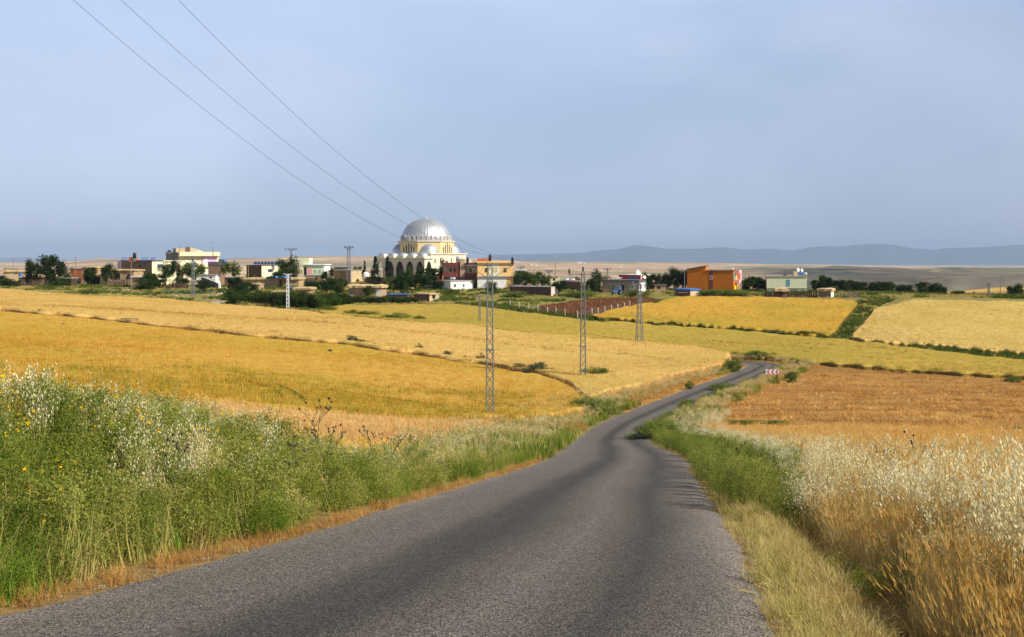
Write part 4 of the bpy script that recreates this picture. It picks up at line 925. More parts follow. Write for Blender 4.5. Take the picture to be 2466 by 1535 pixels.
h_ = house('mud_house', 'tan mud house directly behind the red brick hut', 'house', 234, 645, 672, 38, 4, 6, 'mud', D=358); roof(h_, 'straw', .3, .3, rough=True); opening(h_, 214, 652, 219, 657, 'vent')
h_ = house('open_shed', 'dark open animal shed with straw roof and a pale end wall', 'shed', 263, 665, 686, 56, 5, 6, 'mudlight'); roof(h_, 'straw', .3, .3, rough=True); opening(h_, 208, 668, 240, 686, 'shed_opening')
h_ = house('mud_house', 'wide mud house with a dark doorway and a round arched opening', 'house', 322, 652, 685, 82, 6, 7, 'mud', D=352); roof(h_, 'straw', .3, .35, rough=True); opening(h_, 273, 659, 288, 674)
mb = MB(); aw = [(h_['fx'](303+14*k/10), h_['fz'](673) + (h_['fz'](660)-h_['fz'](673))*math.sin(math.pi*k/10)**.6) for k in range(11)]
mb.poly([(x_, -.05, z_) for x_, z_ in aw] + [(x_, .03, z_) for x_, z_ in aw], [tuple(range(11))]).build('arched_opening', WM['dark'], h_['root'])
h_ = house('mud_hut', 'narrow mud hut with flat white roof slab left of the dark vines', 'hut', 342, 668, 694, 24, 4, 4, 'mud'); roof(h_, 'white', .3, .6); opening(h_, 325, 674, 329, 677, 'vent')
h_ = house('brown_house', 'tall brown block house with white end wall and an open terrace at its left', 'house', 366, 629, 684, 88, 28, 9, 'brown', side='cream', D=366)
roof(h_, 'muddark', .25, .3); opening(h_, 330, 639, 335, 643, 'vent'); opening(h_, 345, 634, 348, 637, 'vent'); win(h_, 373, 636, 384, 647, 's'); fbox(h_, 268, 630, 277, 652, -.05, .02, 'terrace_opening', 'lilac')
h_ = house('porch_house', 'low cream house with a rounded roof edge between brown house and cream villa', 'house', 394, 630, 668, 3, 24, 6, 'cream', D=362, a=R(48)); roof(h_, 'cream', .3, .3); win(h_, 400, 636, 408, 645, 's')
tankstand('water_tank', 'dark upright water tank on the tall brown house roof', 324, 609, 628, 368, 'black', 8, False)
s_ = prop('chimney_block', 'brick tank base on the tall brown house roof', 'brick block', 321, 628, 369, lambda mb, s: mb.box(-9*s, 9*s, -1, 1, -.3, 8*s), 'brick')
for k, (u, w) in enumerate([(303, 14), (352, 15), (372, 11)]):
    o = empty('railing', ((u-CU)*368/F, 366.5, -(628-HV)*368/F)); tag(o, ['short blue railing left of the brick block on the brown roof', 'long blue railing right of the brick block on the brown roof', 'small blue railing at the right end of the brown roof'][k], 'railing', 'blue roof railings'); mb = MB(); s = 368/F
    for z_ in (3*s, 5*s, 8*s): mb.bar((-w/2*s, 0, z_), (w/2*s, 0, z_), .07)
    for i in range(6): mb.bar((lerp(-w/2, w/2, i/5)*s, 0, -.3), (lerp(-w/2, w/2, i/5)*s, 0, 8*s), .07)
    mb.build('rails', WM['blue'], o)
# --- cream villa
h_ = house('cream_villa', 'large cream two storey villa with a lilac balcony recess', 'house', 430, 610, 672, 69, 84, 13, 'grey', side='cream', D=374, a=R(62)); o = h_; e = o['x1']  # grey front is the cream wall with its shade put into the colour
roof(h_, 'slab', .15, .1)
def sidebox(o, u0, v0, u1, v1, x0, x1, name, mat):
    a_, b_ = sorted((o['fy'](u0), o['fy'](u1))); return MB().box(o['x1']+x0, o['x1']+x1, a_, b_, o['fz'](v1), o['fz'](v0)).build(name, WM[mat], o['root'])
sidebox(o, 430, 607, 516, 617, .02, 1.4, 'parapet', 'cream'); sidebox(o, 478, 635, 516, 644, .02, 1.5, 'balcony', 'cream'); sidebox(o, 479, 617, 509, 635, .02, .25, 'balcony_recess', 'lilac')
sidebox(o, 483, 644, 501, 664, .02, 1.0, 'ground_floor', 'cream'); sidebox(o, 485, 655, 497, 662, 1.0, 1.06, 'garage_door', 'frame')
f = sidebox(o, 484, 623, 490, 634, .25, .33, 'balcony_door', 'frame'); f2 = sidebox(o, 443, 623, 450, 631, .02, .10, 'window', 'frame'); sidebox(o, 461, 621, 468, 631, .02, .10, 'window', 'frame')
fbox(o, 383, 598, 400, 610, 1, 4, 'roof_room', 'mudlight'); fbox(o, 360, 608, 429, 611.5, -.1, .3, 'front_parapet', 'grey')
h2 = house('stair_tower', 'small brown stair tower with a sloping wing wall on the cream villa roof', 'stair tower', 458, 595, 608, 12, 0, 3, 'brown', D=377); s = h2['s']
MB().poly([(0,0,0),(31*s,0,0),(31*s,0,.3),(0,0,12*s),(0,.3,0),(31*s,.3,0),(31*s,.3,.3),(0,.3,12*s)], [(0,1,2,3),(7,6,5,4),(0,4,5,1),(1,5,6,2),(2,6,7,3),(3,7,4,0)]).build('wing_wall', WM['cream'], h2['root'])
tankstand('water_tank', 'small black water tank on the shade-grey parapet of the cream villa', 408, 603, 609, 378, 'black', 9)
# --- middle left
h_ = house('white_hut', 'low white hut with one dark window below the cream villa', 'hut', 519, 663, 680, 44, 4, 4, 'white', D=352); roof(h_, 'slab', .2, .2); opening(h_, 504, 667, 510, 670, 'window')
o = empty('yard_wall', ((511-CU)*345/F, 345, -(690-HV)*345/F)); tag(o, 'long dark grey yard wall sloping down to a white post', 'wall'); s = 345/F
MB().poly([(-35*s,4,-1),(33*s,-8,-2),(33*s,-7.7,-2),(-35*s,4.3,-1),(-35*s,4,22*s),(33*s,-8,8*s),(33*s,-7.7,8*s),(-35*s,4.3,22*s)], [(0,1,5,4),(1,2,6,5),(2,3,7,6),(3,0,4,7),(4,5,6,7),(3,2,1,0)]).build('wall_panel', WM['darkgrey'], o)
MB().box(32*s, 37*s, -8.5, -7.9, -2, 9*s).build('post', WM['white'], o)
h_ = house('brown_house', 'dark brown house between the villa and the olive tree, blue tank on roof', 'house', 529, 640, 672, 28, 3, 6, 'brown', D=366); roof(h_, 'darkgrey', 1.2, .1)
tankstand('water_tank', 'upright bright blue water tank beside a dark box on the brown roof', 540, 624, 639, 367, 'blue', 7, False)
prop('roof_box', 'dark grey box beside the bright blue roof tank', 'box', 531, 637, 367, lambda mb, s: mb.box(-4*s, 4*s, -.5, .5, -.3, 12*s), 'darkgrey')
h_ = house('dark_barn', 'tall dark brown barn with a cream end wall right of the olive tree', 'barn', 630, 640, 672, 41, 27, 8, 'muddark', side='cream', D=364); roof(h_, 'muddark', .2, .2); win(h_, 640, 648, 649, 657, 's')
o = empty('roof_railing', ((643-CU)*368/F, 368, -(639-HV)*368/F)); tag(o, 'long row of blue solar panels and rails on the dark barn roof', 'solar panels'); s = 368/F; mb = MB(); pn = MB()
for i in range(9):
    x_ = (-33 + i*8.2)*s; mb.bar((x_, 0, -.5), (x_, 0, 9*s), .08)
    if i < 8: pn.poly([(x_+.1, 0, 2*s), (x_+.95, 0, 2*s), (x_+.95, .9, 8*s), (x_+.1, .9, 8*s), (x_+.1, .06, 2*s), (x_+.95, .06, 2*s), (x_+.95, .96, 8*s), (x_+.1, .96, 8*s)], [(0,1,2,3),(7,6,5,4),(0,4,5,1),(1,5,6,2),(2,6,7,3),(3,7,4,0)])
mb.bar((-33*s, 0, 8.5*s), (33*s, 0, 8.5*s), .08); mb.build('rails', WM['blue'], o); pn.build('panel_row', pmat('navy_panel', (.03,.06,.14), .3, .2, 2), o)
h_ = house('mud_barn', 'longest mud barn with a dark left end, whitewashed along its foot', 'barn', 671, 673, 700, 91, 3, 7, 'mud', D=342); roof(h_, 'straw', .35, .4, rough=True); fbox(h_, 626, 689, 670, 696, -.06, .01, 'whitewashed_base', 'white'); fbox(h_, 564, 674, 580, 700, -.05, .02, 'dark_end', 'muddark')
h_ = house('mud_barn', 'shorter mud barn at the right end of the longest mud barn', 'barn', 719, 673, 697, 42, 4, 7, 'mud', D=343); roof(h_, 'straw', .35, .4, rough=True); opening(h_, 704, 680, 706, 682, 'vent')
h_ = house('mud_hut', 'small mud hut with a row of round vents in front of the longest barn', 'hut', 625, 685, 703, 38, 3, 4, 'mud', D=331); roof(h_, 'straw', .2, .2, rough=True); opening(h_, 588, 688, 598, 703)
for u in (606, 610, 615, 620): opening(h_, u-1, 687.5, u+1, 691, 'vent')
for k, (u, v, w, l) in enumerate([(668, 668, 58, 'crumpled dark blue tarpaulin on the longest mud barn roof'), (696, 695, 19, 'faded blue tarpaulin over a pen below the shorter mud barn')]):
    D_ = 340 if k == 0 else 326; s = D_/F; V=[]; nn = 14; rq = random.Random(5+k)
    for j in range(4):
        for i in range(nn): V.append(((i/(nn-1)-.5)*w*s, j*1.2, rq.uniform(0,.7)))
    Fc = [(j*nn+i, j*nn+i+1, (j+1)*nn+i+1, (j+1)*nn+i) for j in range(3) for i in range(nn-1)]; mb = MB().poly(V, Fc).poly([(x_, y_, z_-.12) for x_, y_, z_ in V], [tuple(reversed(f)) for f in Fc]); o = mb.build('tarpaulin', WM['blue']); o.location = ((u-CU)*s, D_, -(v+3-HV)*s); tag(o, l, 'tarpaulin')
h_ = house('mud_pen', 'low crumbling mud pen above the hedge, left of the white lamp pylon', 'pen', 688, 703, 716, 34, 3, 4, 'mudlight'); roof(h_, 'straw', .2, .2, rough=True)
h_ = house('mud_pen', 'low mud pen with a bulging roof above the hedge, right of the white lamp pylon', 'pen', 745, 697, 714, 37, 5, 5, 'mud'); roof(h_, 'straw', .5, .4, rough=True)
for u in (718, 727, 734): opening(h_, u-1, 701, u+1, 703, 'vent')
h_ = house('mint_house', 'mint green house with an orange panel and a small roof tower', 'house', 780, 639, 664, 50, 5, 8, 'mint', side='white', D=360, ); roof(h_, 'white', .3, .4)
fbox(h_, 738, 645, 751, 663, -.08, .01, 'orange_panel', 'pink'); win(h_, 757, 650, 762, 657); win(h_, 768, 650, 773, 657); fbox(h_, 718, 622, 742, 639, 1.0, 5.0, 'roof_tower', 'palegreen'); fbox(h_, 732, 644, 737, 664, -.05, .02, 'dark_recess', 'dark')
h_ = house('mud_house', 'tan ground floor house with dark doorway under the mint house', 'house', 775, 664, 690, 42, 5, 6, 'mudlight', D=352); roof(h_, 'slab', .15, .2); opening(h_, 760, 667, 764, 675); fbox(h_, 722, 670, 760, 687, -.06, .02, 'dark_shed_front', 'muddark')
h_ = house('brown_house', 'flat brown house with a tan end wall behind the tall lattice pylon', 'house', 845, 652, 682, 45, 24, 7, 'brown', side='mudlight', D=360); roof(h_, 'slab', .2, .2); opening(h_, 819, 656, 821, 659, 'vent')
for k, (u, v, w) in enumerate([(881, 666, 16), (903, 667, 13)]):
    s = 362/F; mb = MB().lathe([(w/2*s, -.8), (w/2*s, .25*w*s), (w*.42*s, .5*w*s), (w*.25*s, .62*w*s), (0, .68*w*s)], n=16); o = mb.build('dome_tank', WM['white'], None, True); o.location = ((u-CU)*s, 362, -(v-HV)*s); tag(o, ['larger white domed water store behind the dark brown wall', 'smaller white domed store left of the dark conifer'][k], 'water store')
h_ = house('yard_wall', 'dark brown mud yard wall with a wavy top in front of the white domes', 'wall', 925, 669, 688, 53, 3, .5, 'muddark', D=352); roof(h_, 'straw', .2, .1, rough=True)
h_ = house('mud_barn', 'mud barn with a whitewashed right end above the hedge left of the mosque', 'barn', 916, 693, 718, 78, 10, 6, 'mud'); roof(h_, 'straw', .6, .5, rough=True); fbox(h_, 905, 698, 915.5, 717, -.05, .02, 'whitewashed_corner', 'white'); fbox(h_, 838, 699, 846, 716, -.05, .02, 'pale_panel', 'grey')
h_ = house('shelter', 'open shelter with a blue sheet roof below the mosque trees', 'shelter', 981, 710, 719, 46, 0, 4, 'muddark'); roof(h_, 'blue', .15, .3)
h_ = house('wooden_shed', 'low dark shed with a pale end and a square opening below the mosque', 'shed', 1034, 709, 727, 40, 21, 4, 'muddark', side='mudlight'); roof(h_, 'straw', .2, .3, rough=True); opening(h_, 1040, 711, 1047, 720, 'window', 'dark', 's')
for a_ in [('low_house','flat pale roofed house peeping between two mud houses',262,646,668,24,4,5,'mudlight',366),('dark_shed','dark shed in the shade between the big left tree and the brick hut',171,671,692,34,2,4,'wood',344),('dark_house','dark brown house left of the hut with round vents',586,669,702,46,3,6,'muddark',346),('mud_wall','long low mud wall below the tan house under the mint house',790,690,706,64,3,.6,'mud',336),('mud_wall','tan yard wall below the mosque conifers',990,695,708,66,3,.6,'mudlight',330),('brown_shed','brown shed in the grass left of the low white house',1060,690,706,34,4,4,'brown',338),('far_hut','small white roofed hut behind the bright green trees',1264,652,672,24,3,5,'grey',372),('far_hut','small cream hut left of the tall thin pole behind the long shed',1345,667,686,22,3,5,'cream',366),('low_house','low tan house behind the far left mud house roof',44,648,668,36,3,5,'mud',368),('back_house','grey block house rising behind the mud barn and the dark tree',838,644,666,34,5,6,'grey',375),('back_house','brown back house between the mint house and the flat brown house',800,652,676,20,3,5,'brown',368)]:
    h_ = house(a_[0], a_[1], 'wall' if 'wall' in a_[0] else ('shed' if 'shed' in a_[0] else 'house'), a_[2], a_[3], a_[4], a_[5], a_[6], a_[7], a_[8], D=a_[9]); roof(h_, 'white' if 'white roofed' in a_[1] else ('straw' if 'mud' in a_[0] else 'slab'), .2, .25, rough='wall' in a_[0])
    if 'wall' not in a_[0]: opening(h_, a_[2]-a_[5]*.6, a_[3]+4, a_[2]-a_[5]*.4, a_[3]+9, 'window')
# --- white house and apricot villa
h_ = house('white_house', 'low white house with two narrow windows left of the apricot villa', 'house', 1085, 678, 704, 38, 50, 8, 'white', side='white', D=330, a=R(52)); roof(h_, 'slab', .2, .2)
win(h_, 1092, 684, 1098, 693, 's'); win(h_, 1113, 684, 1118, 693, 's')
tankstand('water_tank', 'silver water tank lying on the low white house roof', 1090, 668, 677, 333, 'tank', 13)
for k, u in enumerate([(1053), (1066)]): prop('brick_pillar', ['left red brick pillar on the low white house', 'right red brick pillar on the low white house'][k], 'pillar', u, 677, 334, lambda mb, s: mb.box(-4*s, 4*s, -.4, .4, -.3, 12*s) if k == 0 else mb.box(-1.5*s, 1.5*s, -.4, .4, -.3, 12*s), 'brick')
h_ = house('apricot_villa', 'apricot and white two storey villa with maroon balconies behind the nearest pylon', 'house', 1150, 633, 702, 86, 0, 12, 'yellow', right=False, D=334, a=R(3)); o = h_
fbox(o, 1150, 667, 1219, 702.5, -.04, .3, 'ground_floor', 'white'); fbox(o, 1219, 673, 1241, 690, 1.0, 8, 'grey_annexe', 'grey'); fbox(o, 1148, 630, 1237, 634, -.5, 12.3, 'parapet', 'yellow'); fbox(o, 1148, 665, 1239, 667.5, -.5, 1, 'floor_slab', 'slab')
fbox(o, 1177, 634, 1203, 665, -.05, .1, 'cream_panel', 'cream'); 
for (a_, b_) in ((1168, 1175), (1189, 1196), (1213, 1220)): win(o, a_, 646, b_, 656, frame='brownframe', mull=1)
win(o, 1155, 671, 1162, 679, pane='glass')
o2 = house('villa_wing', 'shaded maroon and tan left wing of the apricot villa with two balconies', 'house', 1150, 634, 702, 83, 0, 9, 'mudlight', D=339, a=R(6)); fbox(o2, 1067, 633, 1101, 641, -1.3, .1, 'upper_balcony_band', 'maroon'); fbox(o2, 1067, 657, 1101, 667, -1.4, .1, 'balcony', 'maroon'); fbox(o2, 1121, 633, 1149, 640, -1.3, .1, 'upper_band', 'maroon'); fbox(o2, 1121, 659, 1149, 667, -1.4, .1, 'balcony', 'maroon'); fbox(o2, 1101, 632, 1109, 668, -.6, .1, 'pier', 'maroon'); fbox(o2, 1109, 624, 1120, 668, -.8, .1, 'stair_shaft', 'mudlight'); fbox(o2, 1067, 668, 1148, 702, -.3, .1, 'shade_brown_ground_floor', 'brown')  # brown ground floor carries the wing's shade in its colour
for (a_, b_) in ((1082, 1088), (1092, 1097), (1131, 1136)): win(o2, a_, 646, b_, 656, frame='brownframe', mull=0)
prop('roof_block', 'red brick block on the apricot villa roof', 'brick block', 1165, 631, 340, lambda mb, s: mb.box(-15*s, 15*s, -2, 2, -.3, 8*s), 'brick')
tankstand('water_tank', 'silver water tank above the maroon wing of the villa', 1104, 618, 632, 342, 'tank', 11)
prop('roof_room', 'cream box room on the maroon wing roof', 'roof room', 1127, 634, 343, lambda mb, s: mb.box(-7*s, 7*s, -1.5, 1.5, -.3, 9*s), 'cream')
# --- middle right
h_ = house('long_wall_shed', 'long windowless dark brown shed with a pale pink end', 'shed', 1327, 692, 713, 100, 19, 5, 'purple', side='pink'); [c for c in h_['root'].children if c.name.startswith('end_wall')][0].data.materials[0] = pmat('faded_pink', (.62,.50,.46), .9, .15, .8); roof(h_, 'slab', .15, .1)
h_ = house('tan_house', 'tan house with two steel tanks on its roof and a broken wall', 'house', 1397, 679, 711, 41, 38, 8, 'muddark', side='cream', D=328, a=R(42)); [c for c in h_['root'].children if c.name.startswith('end_wall')][0].data.materials[0] = pmat('tan_plaster', (.62,.52,.30), .9, .15, .8); roof(h_, 'slab', .12, .08); fbox(h_, 1356, 680, 1397, 683, -.05, .02, 'band', 'red'); win(h_, 1408, 687, 1411, 694, 's')
prop('ruined_wall', 'broken dark earth wall leaning on the tan house', 'ruin', 1430, 708, 324, lambda mb, s: mb.poly([(-12*s,0,-.5),(14*s,0,-.5),(14*s,0,8*s),(8*s,0,18*s),(0,0,19*s),(-5*s,0,7*s),(-12*s,0,3*s),(-12*s,1,-.5),(14*s,1,-.5),(14*s,1,8*s),(8*s,1,18*s),(0,1,19*s),(-5*s,1,7*s),(-12*s,1,3*s)], [(0,1,2,3,4,5,6),(13,12,11,10,9,8,7)]+[(i,i+7,(i+1)%7+7,(i+1)%7) for i in range(7)]), 'muddark')
tankstand('water_tank', 'left one of two steel tanks on the tan house roof', 1363, 671, 680, 332, 'tank', 13); tankstand('water_tank', 'right one of two steel tanks on the tan house roof', 1378, 671, 680, 331.5, 'tank', 13)
h_ = house('grey_house', 'long low grey house with a white right wall and a dark flat roof', 'house', 1538, 681, 709, 85, 29, 9, 'grey', side='white'); roof(h_, 'darkgrey', .7, .15)
[c for c in h_['root'].children if c.name.startswith('wall')][0].data.materials[0] = pmat('tan_grey_render', (.36,.28,.20), .9, .2, .8)
for (a_, b_, c_) in ((1488, 1496, 2), (1517, 1528, 3)): win(h_, a_, 688, b_, 697, mull=c_)
win(h_, 1477, 689, 1482, 700, mull=0, frame='grey'); opening(h_, 1498, 687, 1504, 705); win(h_, 1545, 687, 1548, 696, 's', frame='grey'); win(h_, 1557, 687, 1560, 696, 's', frame='grey')
h_ = house('red_house', 'red and pink upper house peeping over the long grey house', 'house', 1543, 663, 690, 48, 30, 9, 'red', side='pink', D=350, a=R(45)); roof(h_, 'white', .12, .1); fbox(h_, 1515, 668, 1537, 674, -.05, .02, 'blue_sheet', 'blue')
h_ = house('orange_porch', 'small porch with orange pillars and a sloping white rafter left of the red house', 'porch', 1495, 673, 690, 40, 0, 4, 'muddark', D=348); roof(h_, 'white', .1, .1); s = h_['s']
fbox(h_, 1456, 665, 1460, 690, -.4, 0, 'pillar', 'orange'); fbox(h_, 1468, 663, 1472, 690, -.4, 0, 'pillar', 'orange'); MB().bar((h_['fx'](1462), -.3, h_['fz'](664)), (h_['fx'](1498), -.3, h_['fz'](670)), .25).build('rafter', WM['white'], h_['root'])
# blue tractor in front of the grey house
s = 314/F; o = empty('tractor', ((1489-CU)*s, 314, g1((1489-CU)*s, 314)), R(8)); tag(o, 'small blue tractor parked before the long grey house', 'tractor')
MB().box(-1.5, -.1, -.38, .38, .75, 1.35).box(-1.5, -1.4, -.3, .3, .6, 1.2).build('bonnet', WM['blue'], o); MB().box(-.1, 1.0, -.45, .45, .6, .95).box(.45, .95, -.3, .3, .95, 1.5).build('seat_deck', WM['blue'], o)
MB().bar((-.1, -.45, 1.3), (-.1, -.45, 2.1), .07).bar((.9, -.45, .9), (.9, -.45, 2.1), .07).bar((-.1, .45, 1.3), (-.1, .45, 2.1), .07).bar((.9, .45, .9), (.9, .45, 2.1), .07).box(-.2, 1.0, -.5, .5, 2.1, 2.18).build('roll_cage', WM['blue'], o)
for (x_, y_, r_) in ((.6,-.75,.7),(.6,.75,.7),(-1.2,-.6,.42),(-1.2,.6,.42)):
    mb = MB().lathe([(r_*.55,-.16),(r_*.95,-.16),(r_,-.08),(r_,.08),(r_*.95,.16),(r_*.55,.16)], n=18); mb.v = [(a+x_, c+y_, b+r_) for a, b, c in mb.v]; w_ = mb.build('wheel', WM['black'], o, True)
    m2 = MB().lathe([(0,-.1),(r_*.55,-.12),(r_*.55,.12),(0,.1)], n=14); m2.v = [(a+x_, c+y_, b+r_) for a, b, c in m2.v]; m2.build('rim', WM['steel'], w_)
h_ = house('mud_hut', 'small square tan hut in front of the dark tree row left of the orange house', 'hut', 1604, 687, 706, 27, 2, 3, 'mud'); roof(h_, 'darkgrey', .15, .3); opening(h_, 1583, 690, 1590, 696, 'window')
# --- orange house
h_ = house('orange_house', 'big orange two storey house with amber end wall and pink balconies', 'house', 1766, 653, 706, 106, 24, 9, 'orange', side='orange', D=326); o = h_; s = h_['s']
zt = o['h']; MB().poly([(o['fx'](u), y_, o['fz'](v)) for y_ in (0.003, 5.0) for (u, v) in ((1660, 653.2), (1703, 653.2), (1703, 642), (1660, 650))], [(0,1,2,3),(7,6,5,4),(0,4,5,1),(1,5,6,2),(2,6,7,3),(3,7,4,0)]).build('gable', WM['orange'], o['root'])
MB().poly([(o['fx'](u), y_, o['fz'](v)+dz) for dz in (.02, .2) for (u, v, y_) in ((1657, 650.5, -.25), (1704, 641.6, -.25), (1704, 641.6, 5.2), (1657, 650.5, 5.2))], [(3,2,1,0),(4,5,6,7),(0,1,5,4),(1,2,6,5),(2,3,7,6),(3,0,4,7)]).build('roof', WM['muddark'], o['root'])
MB().box(o['fx'](1704.5), .15, -.15, 9.15, zt+.002, zt+.18).build('roof_slab', WM['muddark'], o['root']); fbox(o, 1711, 654, 1719.5, 698, -.05, .01, 'purple_stripe', 'maroon'); win(o, 1712, 665, 1719, 674)
fbox(o, 1699, 643.5, 1703, 652, .2, 1.0, 'white_vent', 'white')
sidebox(o, 1767, 688, 1789, 706, .03, .30, 'amber_ground_floor', 'amber'); sidebox(o, 1774, 662, 1781, 688, .03, .30, 'amber_pier', 'amber'); f = sidebox(o, 1775.5, 664.5, 1778, 672, .30, .40, 'window', 'frame')
sidebox(o, 1773, 651, 1782, 658.5, .03, 1.3, 'pink_parapet', 'pink'); sidebox(o, 1773, 675, 1782, 683, .03, 1.3, 'pink_balcony', 'pink'); sidebox(o, 1766.5, 658, 1773, 676, .03, .12, 'teal_recess', 'teal'); sidebox(o, 1789.5, 651.5, 1797, 682, -.5, .9, 'pink_frame', 'pink')
for u in (1776, 1785): f = sidebox(o, u, 691, u+2.6, 700, .30, .40, 'window', 'dark')
tankstand('water_tank', 'white water tank on the right end of the orange house roof', 1764, 646, 653, 332, 'white', 5, False)
h_ = house('tarpaulin_hut', 'low hut roofed with a bright blue tarpaulin before the orange house', 'hut', 1662, 699, 714, 31, 23, 4, 'muddark', side='mudlight', D=308, a=R(45)); roof(h_, 'blue', .35, .3, rough=True); fbox(h_, 1637, 704, 1658, 706.5, -.3, 0, 'pale_beam', 'pink')
# --- pale green house
h_ = house('pale_green_house', 'pale green flat roofed house with its sunlit right end coloured white', 'house', 1943, 667, 709, 93, 13, 9, 'palegreen', side='white', D=326); o = h_; roof(h_, 'slab', .25, .2); win(h_, 1896, 674, 1903.5, 690, frame='teal', pane='teal', mull=0)  # white end wall has the sunlight put into its colour
fbox(h_, 1850, 694, 1943, 695.3, -.2, 0, 'floor_band', 'slab'); fbox(h_, 1913, 697, 1938, 708, -.05, .02, 'garage_door', 'mint'); fbox(h_, 1916, 702, 1933, 704, -.08, -.05, 'garage_vent', 'darkgrey')
tankstand('water_tank', 'blue solar heater tank on the pale green house roof', 1929, 656, 664, 330, 'blue', 17); tankstand('water_tank', 'round white tank at the right end of the pale green house roof', 1940, 657, 664, 329, 'white', 7, False)
prop('roof_box', 'beige box tank on the pale green house roof', 'box', 1915, 665, 330, lambda mb, s: mb.box(-5*s, 5*s, -.6, .6, -.2, 11*s), 'mudlight')
prop('antenna', 'thin dark aerial standing on the pale green roof', 'aerial', 1890, 666, 329, lambda mb, s: (mb.bar((0,0,-.2),(0,0,17*s),.08), mb.box(-.5,.5,-.3,.3,0,.5)), 'black')
dish('left white dish on the pale green house roof', 1922, 655, 331, .55); dish('right white dish on the pale green house roof', 1931, 655, 331, .45)
h_ = house('ruined_hut', 'collapsing mud and brush hut in front of the pale green house', 'hut', 1896, 701, 716, 26, 3, 4, 'muddark'); roof(h_, 'straw', .8, .4, rough=True); opening(h_, 1878, 704, 1884, 712)
h_ = house('end_hut', 'tan hut with straw roof and white plank end right of the pale green house', 'hut', 2001, 701, 717, 28, 16, 4, 'brown', side='white'); roof(h_, 'straw', .6, .35, rough=True)
h_ = house('low_shed', 'low brown shed on the skyline far right beside the thin pole', 'shed', 2404, 712, 719, 32, 3, 4, 'brown', D=345); roof(h_, 'slab', .12, .1); fbox(h_, 2404.5, 711, 2409, 720, -.2, .3, 'white_post', 'white')
prop('white_rail', 'white rail fence beside the low brown shed at the far right', 'rail', 2422, 719, 343, lambda mb, s: (mb.bar((-12*s,0,1.0),(2*s,0,1.0),.3), mb.bar((-12*s,0,-.5),(-12*s,0,1),.3), mb.bar((2*s,0,-.5),(2*s,0,1),.3), mb.bar((2*s,0,.2),(20*s,0,.2),.3)), 'white')
h_ = house('low_house', 'brown house at the right frame edge beside the bush', 'house', 2452, 701, 724, 40, 0, 6, 'brown', right=False, D=335); roof(h_, 'darkgrey', .25, .2)
# far white farm buildings
FAR_ = [(1283,637,7,2.4,'leftmost far white farm building beyond the apricot villa'),(1294,638,8,2.2,'far white farm building just right of its twin beyond the villa'),(1399,632,14,2.2,'long far white farm on the plain above the second pylon'),(1410,634,9,2.6,'small far white farm right of the second pylon top'),(1497,642,9,2.5,'far white farm building on the plain above the grey house'),(2305,645,5,2.6,'tiny white house on the dark hills at the right'),(2320,633,12,1.4,'faint far white farm on the plain below the mountains'),(797,648,20,3,'row of far white houses behind the mint house'),(820,647,16,3.5,'far white houses left of the tall lattice pylon')]
for (u, v, w, hp, l) in FAR_:
    hp_ = cast(u, v+hp*.6+1, base, 700, 20000)
    if hp_ is None: continue
    D_ = hp_.y
    s = D_/F; x_ = (u-CU)*s; gz = g1(x_, D_); zt_ = -(v-HV)*s; mb = MB()
    for k in range(max(1, int(w/5))): x0_ = (-w/2 + k*5)*s; mb.box(x0_, x0_+min(4, w)*s, 0, 8, -hp*s-3, 0).poly([(x0_,0,0),(x0_+min(4,w)*s,0,0),(x0_+min(4,w)*s,4,hp*s*.25),(x0_,4,hp*s*.25),(x0_,8,0),(x0_+min(4,w)*s,8,0)],[(0,1,2,3),(3,2,5,4)])
    o = mb.build('far_building', WM['white']); o.location = (x_, D_, zt_); tag(o, l, 'building', 'far white buildings on the plain')

# ------------------------------------------------------------------ mosque
DM = 372.0; sM = DM/F; mq_ = empty('mosque', ((1026-CU)*sM, DM, -(668-HV)*sM), -R(34.5)); tag(mq_, 'stone mosque with a great ribbed silver dome and a five arched portico', 'mosque')
hz = lambda v: (668-v)*sM
Sd = 8.3*sM/.1232*1.02; zb_ = hz(613)                          # half side of the square body
MB().box(-Sd, Sd, -Sd, Sd, -3, zb_).build('body', WM['stone'], mq_); MB().box(-Sd-.35, Sd+.35, -Sd-.35, Sd+.35, zb_+.002, zb_+.3).build('cornice', WM['stone'], mq_)
Ro = 69.7*sM; oc = [(Ro*math.cos(R(22.5+45*k)), Ro*math.sin(R(22.5+45*k))) for k in range(8)]; zo = hz(583)
def octo(r, z0, z1, name, mat): return MB().poly([(x_*r, y_*r, z0) for x_, y_ in oc]+[(x_*r, y_*r, z1) for x_, y_ in oc], [tuple(range(7,-1,-1)), tuple(range(8,16))]+[(i,(i+1)%8,(i+1)%8+8,i+8) for i in range(8)]).build(name, WM[mat], mq_)
octo(1, zb_, zo, 'octagonal_drum', 'stoney'); octo(1.035, zo+.002, zo+.28, 'drum_cornice', 'stone')
ap = Ro*math.cos(R(22.5))
for (ax, ay) in ((0,-1),(1,0),(0,1),(-1,0)):      # slit windows on the four faces parallel to the body
    for k, (off, hh_) in enumerate(((-2,.62),(-1,.84),(0,1),(1,.84),(2,.62))):
        o_x = off*1.0; z0_ = zb_+.35; z1_ = z0_ + (zo-zb_-.9)*hh_; w_ = .22; mb = MB()
        if ay: mb.box(o_x-w_, o_x+w_, ay*(ap-.02) if ay > 0 else -(ap+.05), ay*(ap+.05) if ay > 0 else -(ap-.02), z0_, z1_)
        else: mb.box(ax*(ap-.02) if ax > 0 else -(ap+.05), ax*(ap+.05) if ax > 0 else -(ap-.02), o_x-w_, o_x+w_, z0_, z1_)
        mb.build('slit_window', WM['glass'], mq_)
Rd = 60.0*sM; nr_ = 48; V=[]; Fc=[]; zd = zo+.28; Hd = hz(527)-zd; rings = 22      # ribbed dome
